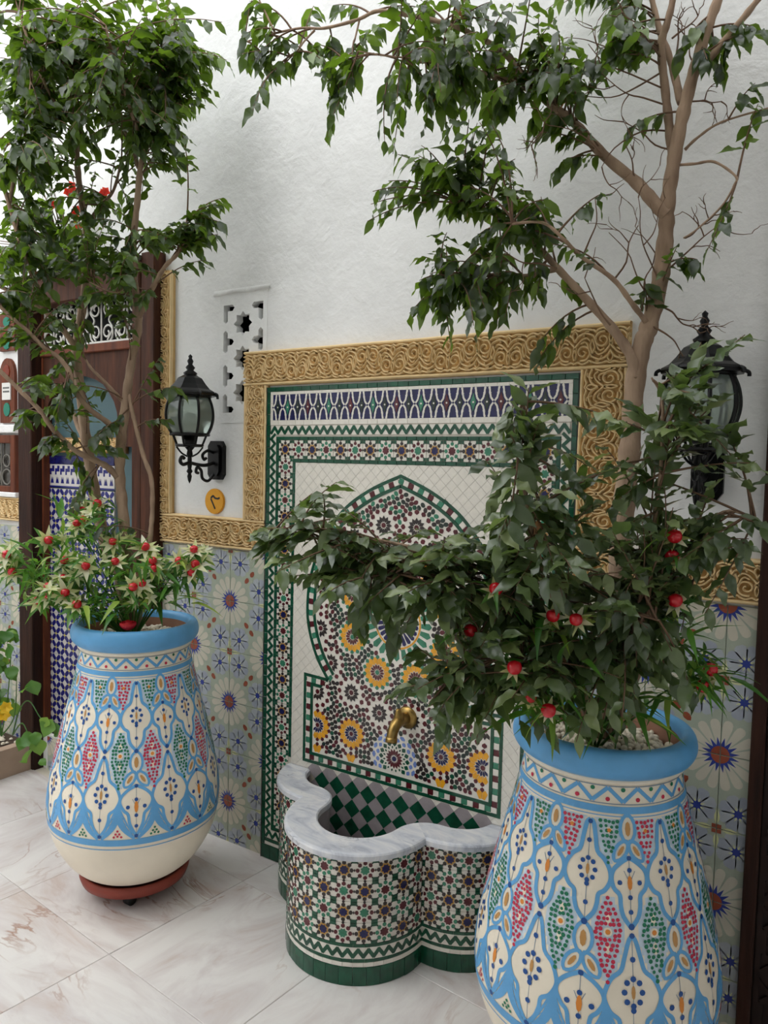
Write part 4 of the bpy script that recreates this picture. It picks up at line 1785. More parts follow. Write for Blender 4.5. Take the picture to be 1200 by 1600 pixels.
NI = 10
iA = INNER[:NI + 6]                       # wall to the middle of the cusp
iB_ = INNER[NI + 5:len(INNER) - NI - 5]
oA = OUT[:17]
oB = OUT[16:len(OUT) - 16]
oL = [(x, min(y, 0.0)) for x, y in match(oA, 25)]
iL_ = [(x, min(y, 0.0)) for x, y in match(iA, 25)]
a_pts, b_pts = match(oB, 45), match(iB_, 45)
# one long slab reaches from the left wall round to the right-hand notch, the second from there to the wall
rim_slab(oL + a_pts[1:], iL_ + b_pts[1:])
oR = [(-x, y) for x, y in oL][::-1]
iR = [(-x, y) for x, y in iL_][::-1]
rim_slab(oR, iR)

# ================================================================ BRASS TAP
tap = empty('brass_tap', (0.822, PB, 0.672))
tag(tap, 'aged brass tap spout on the mosaic above the basin', 'tap')
m = MB()
m.lathe([(0.0, 0.012), (0.020, 0.012), (0.034, 0.006), (0.038, 0.0), (0.038, -0.004)][::-1], 20)
m.v = [(x, -z - 0.004, y) for x, y, z in m.v]
m.build('wall_flange', BRASS, tap, True)
m = MB()
path = cr([(0, -0.004, 0), (0, -0.036, 0.003), (0, -0.068, -0.001), (0, -0.090, -0.020), (0, -0.098, -0.046)], 6)
rr = [0.021 - 0.004 * i / (len(path) - 1) for i in range(len(path))]
m.tube(path, rr, 14)
m.build('spout', BRASS, tap, True)
m = MB()
m.tube([(0, -0.0965, -0.040), (0, -0.100, -0.056)], 0.0195, 14)
m.build('outlet_collar', BRASS, tap, True)
m = MB()
m.tube([(0, -0.056, 0.008), (0, -0.058, 0.024), (0, -0.060, 0.034), (0, -0.064, 0.044)], [0.019, 0.015, 0.010, 0.006], 10)
m.build('valve_stem', BRASS, tap, True)

# ================================================================ PAINTED POTS
POT_PROF = cr([(0.10, 0.076), (0.158, 0.084), (0.212, 0.125), (0.255, 0.190), (0.280, 0.262), (0.288, 0.335), (0.281, 0.415), (0.257, 0.535), (0.228, 0.655), (0.200, 0.765), (0.187, 0.825), (0.182, 0.866)], 8)


def pot_r(z):
    for i in range(len(POT_PROF) - 1):
        (r0, z0), (r1, z1) = POT_PROF[i], POT_PROF[i + 1]
        if z0 <= z <= z1:
            t = (z - z0) / (z1 - z0)
            return r0 + (r1 - r0) * t
    return POT_PROF[-1][0]


PITCHA = 2 * pi / 16


def zs(y):
    """height from the measured photograph row of the pot's front"""
    s = (y - 430) / 785.0
    return 0.792 - s * 0.476


def surf(a, z, off):
    th = a * PITCHA
    r = pot_r(z)
    dz = 0.004
    sl = (pot_r(z + dz) - pot_r(z - dz)) / (2 * dz)
    nl = sqrt(1 + sl * sl)
    rr = r + off / nl
    return (rr * sin(th), -rr * cos(th), z - off * sl / nl)


def surf2(a, z, da, dz_, off):
    """point at da, dz_ metres from a, z measured over the surface"""
    return surf(a + da / (pot_r(z) * PITCHA), z + dz_, off)


class Paint(MB):
    def stroke(s, pts, w, off=0.0011, mi=0, smooth=4, taper=False):
        """painted line through (a, z) points"""
        P = cr(pts, smooth) if smooth > 1 else pts
        n = len(P)
        rows = []
        for i in range(n):
            a, c = P[max(i - 1, 0)], P[min(i + 1, n - 1)]
            k = pot_r(P[i][1]) * PITCHA
            ta, tz = (c[0] - a[0]) * k, c[1] - a[1]
            l = hypot(ta, tz) or 1
            hw = w / 2 * (1 if not taper else 0.35 + 0.65 * sin(pi * i / (n - 1)))
            na, nz_ = -tz / l * hw, ta / l * hw
            rows.append((surf2(P[i][0], P[i][1], -na, -nz_, off), surf2(P[i][0], P[i][1], na, nz_, off)))
        s.add([p for r_ in rows for p in r_], [(2 * i, 2 * i + 2, 2 * i + 3, 2 * i + 1) for i in range(n - 1)], mi)

    def dot(s, a, z, r, off=0.0016, mi=0, n=8, sx=1.0, sz=1.0, rot=0.0):
        cr_, sr_ = cos(rot), sin(rot)
        pts = []
        for k in range(n):
            t = 2 * pi * k / n
            x, y = r * sx * cos(t), r * sz * sin(t)
            pts.append(surf2(a, z, x * cr_ - y * sr_, x * sr_ + y * cr_, off))
        s.poly(pts, mi)


BIG_U = [(440, 0.0), (452, 0.09), (500, 0.16), (545, 0.22), (570, 0.40), (605, 0.53), (640, 0.54), (672, 0.42), (688, 0.28), (720, 0.25), (752, 0.18), (785, 0.0)]
SML_U = [(558, 0.0), (575, 0.20), (600, 0.38), (630, 0.43), (662, 0.37), (684, 0.24), (720, 0.22), (755, 0.16), (790, 0.0)]
BIG_L = [(815, 0.0), (835, 0.08), (890, 0.17), (930, 0.24), (958, 0.42), (1000, 0.53), (1030, 0.54), (1070, 0.43), (1093, 0.27), (1130, 0.24), (1172, 0.16), (1213, 0.0)]
SML_L = [(955, 0.0), (978, 0.24), (1008, 0.41), (1040, 0.45), (1078, 0.34), (1100, 0.22), (1150, 0.17), (1216, 0.0)]


def hw_lower(y):
    t = [(690, 0.03), (720, 0.14), (765, 0.25), (810, 0.30), (850, 0.26), (900, 0.17), (950, 0.08), (975, 0.02)]
    for (y0, w0), (y1, w1) in zip(t, t[1:]):
        if y0 <= y <= y1:
            return w0 + (w1 - w0) * (y - y0) / (y1 - y0)
    return 0


def hw_upper(y):
    t = [(432, 0.30), (470, 0.27), (520, 0.18), (560, 0.08), (585, 0.02)]
    for (y0, w0), (y1, w1) in zip(t, t[1:]):
        if y0 <= y <= y1:
            return w0 + (w1 - w0) * (y - y0) / (y1 - y0)
    return 0


def pot_decoration():
    p = Paint()          # slots: 0 sky blue, 1 deep blue, 2 crimson, 3 green, 4 orange, 5 tan, 6 fine line, 7 cream
    W = 0.0092

    def sym(a0, prof, w=W):
        for sg in (-1, 1):
            p.stroke([(a0 + sg * h, zs(y)) for y, h in prof], w)

    def leafoval(a, y, l, w, rot):
        # outlined leaf with a tan heart
        pts = []
        for k in range(17):
            t = 2 * pi * k / 16
            x, yy = w * cos(t) * (abs(cos(t)) ** 0.3), l * sin(t)
            xx, zz = x * cos(rot) - yy * sin(rot), x * sin(rot) + yy * cos(rot)
            r_ = pot_r(zs(y)) * PITCHA
            pts.append((a + xx / r_, zs(y) + zz))
        p.stroke(pts, W * 0.8, smooth=1)
        p.dot(a, zs(y), 1.0, mi=5, n=8, sx=w * 0.36, sz=l * 0.52, rot=rot)

    def centre_big(a, y, s):
        z = zs(y)
        for k in range(8):
            t = 2 * pi * k / 8
            rx, rz_ = 0.0155 * s, 0.0225 * s
            r_ = pot_r(z) * PITCHA
            p.dot(a + rx * cos(t) / r_, z + rz_ * sin(t), 0.0052 * s, mi=1)
        p.dot(a, z, 1, mi=5, n=8, sx=0.0036 * s, sz=0.012 * s)

    def centre_small(a, y, s):
        z = zs(y)
        r_ = pot_r(z) * PITCHA
        p.dot(a, z, 1, mi=4, n=8, sx=0.0052 * s, sz=0.0150 * s)
        for sg in (-1, 1):
            p.dot(a + sg * 0.021 * s / r_, z, 0.0052 * s, mi=1)
            p.stroke([(a + sg * 0.004 / r_, z + 0.008), (a + sg * 0.012 / r_, z + 0.024)], 0.0014, mi=6, smooth=1)
    for c in range(16):
        big = c % 2 == 0
        # ---- upper row
        if big:
            sym(c, BIG_U)
            p.stroke([(c, zs(445)), (c, zs(785))], 0.0014, 0.0009, 6, 3)
            centre_big(c, 610, 1.0)
            for y in (447, 512, 660, 722):
                p.dot(c, zs(y), 0.0052, mi=1)
        else:
            sym(c, SML_U)
            leafoval(c, 462, 0.030, 0.016, 0)
            leafoval(c - 0.20, 537, 0.024, 0.012, -0.55)
            leafoval(c + 0.20, 537, 0.024, 0.012, 0.55)
            p.stroke([(c, zs(560)), (c, zs(790))], 0.0014, 0.0009, 6, 3)
            centre_small(c, 642, 1.0)
            for y in (560, 600, 690, 738):
                p.dot(c, zs(y), 0.0052, mi=1)
        p.dot(c, zs(786), 0.0068, mi=1)
        # ---- lower row, half a repeat on
        if not big:
            sym(c, BIG_L)
            p.stroke([(c, zs(815)), (c, zs(1213))], 0.0014, 0.0009, 6, 4)
            centre_big(c, 1000, 1.2)
            for y in (815, 892, 1060, 1125):
                p.dot(c, zs(y), 0.0060, mi=1)
        else:
            sym(c, SML_L)
            leafoval(c, 842, 0.033, 0.019, 0)
            leafoval(c - 0.19, 925, 0.027, 0.014, -0.6)
            leafoval(c + 0.19, 925, 0.027, 0.014, 0.6)
            p.stroke([(c, zs(960)), (c, zs(1216))], 0.0014, 0.0009, 6, 4)
            centre_small(c, 1062, 1.2)
            for y in (958, 1025, 1105, 1160):
                p.dot(c, zs(y), 0.0060, mi=1)
        p.dot(c, zs(1213), 0.0064, mi=1)
        # petals fanning over the lower band
        for sg in (-1, 1):
            p.stroke([(c + sg * 0.5, zs(1045)), (c + sg * 0.47, zs(1110)), (c + sg * 0.33, zs(1170)), (c + sg * 0.05, zs(1228))], 0.020, taper=True)
            p.stroke([(c + sg * 0.47, zs(1060)), (c + sg * 0.30, zs(1130)), (c + sg * 0.10, zs(1200))], 0.005)
            for q in range(5):
                y0 = 1085 + q * 20
                p.stroke([(c + sg * (0.44 - q * 0.02), zs(y0)), (c + sg * (0.30 - q * 0.03), zs(y0 + 34))], 0.0013, 0.0009, 0, 1)
        # ---- dotted fields between columns
        bcol = c + 0.5
        for row in range(9):
            y = 440 + row * 17
            hw = hw_upper(y)
            n_ = max(1, int(hw * 2 / 0.13 + 0.5))
            for q in range(n_):
                a = bcol + (q - (n_ - 1) / 2) * (hw * 2 / n_)
                p.dot(a + U(-.018, .018), zs(y + U(-3, 3)), 0.0040 * U(.85, 1.15), 0.0015, 2 if c % 2 else 3, 6, rot=U(0, 1))
        for row in range(17):
            y = 697 + row * 17
            hw = hw_lower(y)
            n_ = max(1, int(hw * 2 / 0.105 + 0.5))
            if 775 < y < 840 and n_ % 2:
                n_ += 1
            for q in range(n_):
                a = bcol + (q - (n_ - 1) / 2) * (hw * 2 / n_)
                if hypot((a - bcol) * 0.095, zs(y) - zs(808)) < 0.0125:
                    continue
                p.dot(a + U(-.016, .016), zs(y + U(-3, 3)), 0.0043 * U(.85, 1.15), 0.0015, 3 if c % 2 else 2, 6, rot=U(0, 1))
        p.dot(bcol, zs(808), 0.0095, 0.0013, 7, 10)
        p.dot(bcol, zs(808), 0.0055, 0.0018, 4, 8)
        for yy in (765, 860):
            p.dot(bcol, zs(yy), 1, 0.0014, 7, 8, sx=0.0055, sz=0.013)
        p.dot(bcol, zs(470), 0.0075, 0.0013, 7, 8)
        p.dot(bcol, zs(470), 0.0042, 0.0018, 4, 8)
        for q, (da, y) in enumerate(((0, 1182), (-0.05, 1198), (0.05, 1198), (0, 1210), (-0.1, 1214), (0.1, 1214))):
            p.dot(bcol + da, zs(y), 0.0040, 0.0015, 2 if c % 2 else 3, 6)
    # rings

    def ringline(z, w, mi):
        n_ = 96
        p.stroke([(16 * k / n_, z) for k in range(n_ + 1)], w, 0.0012, mi, 1)
    ringline(0.811, 0.0150, 0)
    ringline(0.8235, 0.0020, 6)
    ringline(0.7975, 0.0020, 0)
    ringline(0.8625, 0.0022, 6)
    ringline(zs(1250), 0.0190, 0)
    ringline(zs(1232), 0.0026, 0)
    ringline(zs(1286), 0.0030, 0)
    # zigzag of the neck
    NZ = 18
    for k in range(NZ):
        a0, a1, a2 = 16 * k / NZ, 16 * (k + .5) / NZ, 16 * (k + 1) / NZ
        p.stroke([(a0, 0.828), (a1, 0.859)], 0.0088, smooth=1)
        p.stroke([(a1, 0.859), (a2, 0.828)], 0.0088, smooth=1)
        p.dot(a1, 0.8335, 0.0050, mi=2)
        p.dot(a0, 0.8555, 0.0050, mi=3)
    return p


PAINTS = [PBLUE, DBLUE, PRED, PGREEN, PORANGE, PTAN, PLINE, CREAM]
deco_mesh = pot_decoration().mesh('painted_decoration', PAINTS)


def pot_body_mesh():
    m = MB()
    prof = [(r, z) for r, z in POT_PROF]
    fine = []
    for i in range(len(prof) - 1):
        fine.append(prof[i])
        fine.append(((prof[i][0] + prof[i + 1][0]) / 2, (prof[i][1] + prof[i + 1][1]) / 2))
    fine.append(prof[-1])
    N = 320

    def mf(i, k):
        z = (fine[i][1] + fine[i + 1][1]) / 2
        a = (k + 0.5) / N * 16
        y = 430 + (0.792 - z) / 0.476 * 785
        d_ = abs((a % 1.0) - 0.5)
        if (432 < y < 585 and d_ < hw_upper(y) + 0.08) or (690 < y < 975 and d_ < hw_lower(y) + 0.07):
            return 1
        return 0
    m.lathe([(0.0, 0.076)] + fine, N, a0=-pi / 2, mf=lambda i, k: 0 if i == 0 else mf(i - 1, k))
    return m.mesh('pot_body', [CREAM, WASH], True)


body_mesh = pot_body_mesh()
rm = MB()
rm.lathe(cr([(0.180, 0.868), (0.188, 0.878), (0.203, 0.889), (0.212, 0.908), (0.211, 0.930), (0.203, 0.946), (0.189, 0.950), (0.178, 0.943), (0.173, 0.925)], 5), 96)
rim_mesh = rm.mesh('rim', PBLUE, True)
rc = MB()
rc.lathe(cr([(0.181, 0.864), (0.187, 0.868), (0.190, 0.874), (0.187, 0.881)], 4), 96)
collar_mesh = rc.mesh('collar_ring', CREAM, True)
ri = MB()
ri.lathe([(0.174, 0.928), (0.171, 0.90), (0.167, 0.84), (0.163, 0.80)], 64)
inner_mesh = ri.mesh('inner_wall', RAWCLAY, True)
so = MB()
so.lathe([(0.170, 0.878), (0.12, 0.888), (0.0, 0.894)], 48)
soil_mesh = so.mesh('soil', SOIL, True)


def pebbles(name, loc, sc, label, n, zoff):
    m = MB()
    base = ngon(0, 0, 1, 6)
    for i in range(n):
        t, r = U(0, 2 * pi), 0.160 * sqrt(R())
        x, y = r * cos(t), r * sin(t)
        z = 0.884 + (0.165 - r) * 0.08 + U(0, 0.012)
        a, b2, c2 = U(0.007, 0.013), U(0.006, 0.010), U(0.005, 0.008)
        Rm = Matrix.Rotation(U(0, 6), 3, 'Z') @ Matrix.Rotation(U(-0.6, 0.6), 3, 'X')
        pts = []
        for (zz, rr) in ((-1, 0.45), (-0.45, 0.95), (0.35, 0.92), (0.95, 0.5)):
            for k in range(6):
                an = 2 * pi * k / 6
                v = Rm @ Vector((a * rr * cos(an) * U(0.88, 1.1), b2 * rr * sin(an) * U(0.88, 1.1), c2 * zz))
                pts.append((x + v.x, y + v.y, z + v.z))
        fs = [(0, 5, 4, 3, 2, 1), (18, 19, 20, 21, 22, 23)]
        for q in range(3):
            for k in range(6):
                k2 = (k + 1) % 6
                fs.append((q * 6 + k, q * 6 + k2, (q + 1) * 6 + k2, (q + 1) * 6 + k))
        m.add(pts, fs)
    o = m.build(name, PEB, None, True)
    o.location = loc
    o.scale = (sc, sc, 1.0 if loc is POTL else SCZ)
    return tag(o, label, 'pebbles', kind='stuff')


POTL, POTR = Vector((-0.046, -0.419, 0.0)), Vector((1.566, -0.350, 0.0))
SCR = 1.0
SCZ = 0.955


def make_pot(loc, sc, rz, label):
    t = empty('painted_pot', loc, rz)
    t.scale = (sc, sc, 1.0 if loc is POTL else SCZ)
    tag(t, label, 'plant pot', 'large painted pots with trees')
    link('pot_body', body_mesh, t)
    link('painted_decoration', deco_mesh, t)
    link('rim', rim_mesh, t)
    link('collar_ring', collar_mesh, t)
    link('inner_wall', inner_mesh, t)
    link('soil', soil_mesh, t)
    return t


cang = lambda p: atan2(CAM.x - p.x, -(CAM.y - p.y))
potL = make_pot(POTL, 1.0, cang(POTL) + radians(0.5), 'blue rimmed painted pot on a red wheeled stand, left of the fountain')
potR = make_pot(POTR, SCR, cang(POTR) + radians(-5), 'large blue rimmed painted pot close to the viewer at lower right')
pebbles('pebble_mulch', POTL, 1.0, 'white pebbles covering the soil of the left painted pot', 420, 0)
pebbles('pebble_mulch', POTR, SCR, 'white pebbles covering the soil of the right painted pot', 420, 0)


def dolly(loc, label, sc):
    t = empty('pot_stand', loc)
    t.scale = (sc, sc, 1.0 if loc is POTL else SCZ)
    tag(t, label, 'plant stand', 'wheeled plant stands')
    m = MB()
    m.lathe([(0.0, 0.040), (0.150, 0.040), (0.178, 0.048), (0.186, 0.070), (0.182, 0.084), (0.172, 0.084), (0.168, 0.075), (0.0, 0.074)], 48)
    m.build('tray', TERRA, t, True)
    for k in range(4):
        an = 2 * pi * k / 4 + 0.75
        m = MB()
        cx, cy = 0.125 * cos(an), 0.125 * sin(an)
        m.tube([(cx - 0.013, cy, 0.019), (cx + 0.013, cy, 0.019)], 0.019, 14)
        wh = m.build('caster_wheel', RUBBER, t, True)
        m = MB()
        m.box(cx - 0.018, cx + 0.018, cy - 0.010, cy + 0.010, 0.028, 0.041)
        m.build('caster_fork', RUBBER, wh)
    return t


dolly(POTL, 'round red stand on black casters under the left painted pot', 1.0)
dolly(POTR, 'round red stand on black casters under the right painted pot', SCR)


# ================================================================ WALL LANTERNS
def make_lantern(x, label):
    """local origin on the wall; glass body stands 0.15 m off the wall"""
    t = empty('wall_lantern', (x, 0, 1.51))
    tag(t, label, 'lantern', 'black wall lanterns')
    Y, Z0 = -0.15, -1.51
    N8 = 8

    def ringz(m, r, z, rr=0.005, sides=6):
        m.tube([(r * cos(2 * pi * k / 24), Y + r * sin(2 * pi * k / 24), z + Z0) for k in range(25)], rr, sides, caps=False)
    # back plate, an elongated octagon
    m = MB()
    pl = [(-0.026, -0.075), (0.026, -0.075), (0.040, -0.055), (0.040, 0.055), (0.026, 0.075), (-0.026, 0.075), (-0.040, 0.055), (-0.040, -0.055)]
    m.prism(pl, 0.0, -0.020)
    m.prism([(px * 0.72, pz * 0.8) for px, pz in pl], -0.020, -0.030)
    m.build('back_plate', BLACKM, t)
    # arm and scrolls
    m = MB()
    m.tube(cr([(0, -0.028, -0.010), (0, -0.07, -0.020), (0, -0.11, -0.018), (0, -0.15, -0.012), (0, -0.182, -0.018), (0, -0.196, -0.006), (0, -0.188, 0.010), (0, -0.176, 0.004)], 5), 0.0068, 8)
    m.build('arm', BLACKM, t, True)
    m = MB()
    m.tube(cr([(0, -0.028, -0.055), (0, -0.055, -0.080), (0, -0.085, -0.070), (0, -0.092, -0.040), (0, -0.112, -0.028), (0, -0.118, -0.046), (0, -0.106, -0.050)], 5), 0.0058, 8)
    m.tube(cr([(0, -0.03, 0.03), (0, -0.06, 0.036), (0, -0.085, 0.020), (0, -0.078, 0.002), (0, -0.066, 0.008)], 5), 0.0058, 8)
    m.build('scroll', BLACKM, t, True)
    # stem with drop finial
    m = MB()
    m.lathe([(0.0, 1.420), (0.006, 1.432), (0.009, 1.448), (0.006, 1.458), (0.012, 1.466), (0.007, 1.476), (0.009, 1.49), (0.008, 1.52), (0.012, 1.530), (0.009, 1.545), (0.020, 1.558), (0.0, 1.559)], 12, (0, Y, Z0))
    m.build('stem', BLACKM, t, True)
    # cup ring and struts
    m = MB()
    m.lathe([(0.0, 1.556), (0.050, 1.558), (0.056, 1.562), (0.054, 1.568), (0.0, 1.568)], 8, (0, Y, Z0), a0=pi / 8)
    for k in range(8):
        an = 2 * pi * k / 8 + pi / 8
        m.tube([(0.050 * cos(an), Y + 0.050 * sin(an), 1.565 + Z0), (0.066 * cos(an), Y + 0.066 * sin(an), 1.603 + Z0)], 0.0036, 5)
    for k in range(4):
        an = 2 * pi * k / 4 + pi / 4
        m.tube(cr([(0.048 * cos(an), Y + 0.048 * sin(an), 1.558 + Z0), (0.030 * cos(an), Y + 0.030 * sin(an), 1.535 + Z0), (0.008 * cos(an), Y + 0.008 * sin(an), 1.522 + Z0)], 4), 0.0034, 5)
    m.build('cup', BLACKM, t)
    m = MB()
    m.lathe([(0.022, 1.568), (0.026, 1.605), (0.0, 1.606)], 12, (0, Y, Z0))
    m.build('lamp_holder', BLACKM, t, True)
    m = MB()
    m.lathe(cr([(0.014, 1.606), (0.024, 1.630), (0.028, 1.655), (0.020, 1.678), (0.0, 1.685)], 4), 14, (0, Y, Z0))
    m.build('bulb', mat('frosted_bulb', (206, 206, 200), 0.5) if 'frosted_bulb' not in bpy.data.materials else bpy.data.materials['frosted_bulb'], t, True)
    # cage
    gp = cr([(0.068, 1.604), (0.083, 1.635), (0.090, 1.672), (0.085, 1.712), (0.071, 1.746)], 4)
    m = MB()
    ringz(m, 0.069, 1.604, 0.006)
    m.build('cage_ring', BLACKM, t, True)
    m = MB()
    ringz(m, 0.073, 1.745, 0.006)
    m.build('cage_ring', BLACKM, t, True)
    rib = MB()
    rib.tube([(r * 1.015, 0, z) for r, z in gp], 0.0052, 6)
    ribm = rib.mesh('cage_rib', BLACKM, True)
    pane = MB()
    h = pi / 8
    pane.add([(r * cos(s_ * h), r * sin(s_ * h), z) for r, z in gp for s_ in (-1, 1)], [(2 * i, 2 * i + 1, 2 * i + 3, 2 * i + 2) for i in range(len(gp) - 1)])
    GL = bpy.data.materials.get('lantern_glass') or glass_mat('lantern_glass', (228, 236, 230), (196, 212, 204), 0.62)
    panem = pane.mesh('glass_pane', GL, True)
    for k in range(8):
        an = 2 * pi * k / 8
        link('cage_rib', ribm, t, Matrix.Translation((0, Y, Z0)) @ Matrix.Rotation(an + h, 4, 'Z'))
        link('glass_pane', panem, t, Matrix.Translation((0, Y, Z0)) @ Matrix.Rotation(an, 4, 'Z'))
    # roof and finial
    m = MB()
    m.lathe([(0.070, 1.744), (0.096, 1.748), (0.100, 1.756), (0.096, 1.762), (0.078, 1.772), (0.062, 1.790), (0.046, 1.812), (0.024, 1.824), (0.0, 1.828)], 8, (0, Y, Z0), a0=pi / 8)
    m.build('roof', BLACKM, t)
    for k in range(8):
        m = MB()
        an = 2 * pi * k / 8 + pi / 8
        m.tube(cr([(0.098 * cos(an), Y + 0.098 * sin(an), 1.757 + Z0), (0.107 * cos(an), Y + 0.107 * sin(an), 1.752 + Z0), (0.108 * cos(an), Y + 0.108 * sin(an), 1.743 + Z0)], 3), 0.005, 6)
        m.build('roof_curl', BLACKM, t, True)
    m = MB()
    m.lathe([(0.022, 1.822), (0.026, 1.832), (0.012, 1.842), (0.018, 1.852), (0.008, 1.864), (0.012, 1.876), (0.006, 1.886), (0.008, 1.894), (0.0, 1.902)], 12, (0, Y, Z0))
    m.build('finial', BLACKM, t, True)
    return t


make_lantern(-0.077, 'black iron wall lantern beside the pierced vent, above the gold plaque')
make_lantern(1.714, 'black iron wall lantern half hidden by leaves beside the carved door')

# ================================================================ HOUSE NUMBER PLAQUE
pq = empty('number_plaque', (-0.092, 0, 1.349))
tag(pq, 'oval gold plaque with a black numeral below the left lantern', 'plaque')
m = MB()
el = [(0.052 * cos(2 * pi * k / 32), 0.050 * sin(2 * pi * k / 32)) for k in range(32)]
m.prism(el, 0.0, -0.006)
el2 = [(x * 0.95, z * 0.95) for x, z in el]
m.prism(el2, -0.006, -0.008)
m.build('plate', GOLD, pq)
m = MB()


def mark(pts, w):
    P = pts
    for i in range(len(P) - 1):
        a, b2 = P[i], P[i + 1]
        dx, dz = b2[0] - a[0], b2[1] - a[1]
        l = hypot(dx, dz)
        ox, oz = -dz / l * w, dx / l * w
        m.prism([(a[0] - ox, a[1] - oz), (b2[0] - ox, b2[1] - oz), (b2[0] + ox, b2[1] + oz), (a[0] + ox, a[1] + oz)], -0.008, -0.0092)


mark([(-0.018, 0.010), (0.006, -0.030)], 0.0032)
mark([(-0.018, 0.012), (-0.006, 0.022), (0.006, 0.012), (0.022, 0.011), (0.030, 0.015)], 0.0036)
m.build('numeral', ENAMEL, pq)

# ================================================================ TREES
def leaf_mesh(name, mtl, curl, wave, fold, wid=1.0, ph=0.0):
    """pointed oval leaf one unit long, growing along +Y with its face towards +Z"""
    T_ = [0.0, 0.08, 0.2, 0.34, 0.48, 0.62, 0.75, 0.86, 0.94, 1.0]
    Wd = [0.012, 0.10, 0.205, 0.255, 0.255, 0.215, 0.145, 0.07, 0.025, 0.004]
    vs = []
    for i, (t, w) in enumerate(zip(T_, Wd)):
        z = -curl * t * t
        zz = wave * sin(t * 11 + ph)
        w *= wid
        vs += [(-w, t, z + fold * w + zz * w * 4), (0, t, z), (w, t, z + fold * w - zz * w * 4)]
    fs = []
    for i in range(len(T_) - 1):
        for k in (0, 1):
            fs.append((i * 3 + k, i * 3 + k + 1, (i + 1) * 3 + k + 1, (i + 1) * 3 + k))
    m = MB()
    m.add(vs, fs)
    return m.mesh(name, mtl, True)


def spline(pts, n=6):
    return [Vector(p) for p in cr([tuple(p) for p in pts], n)]


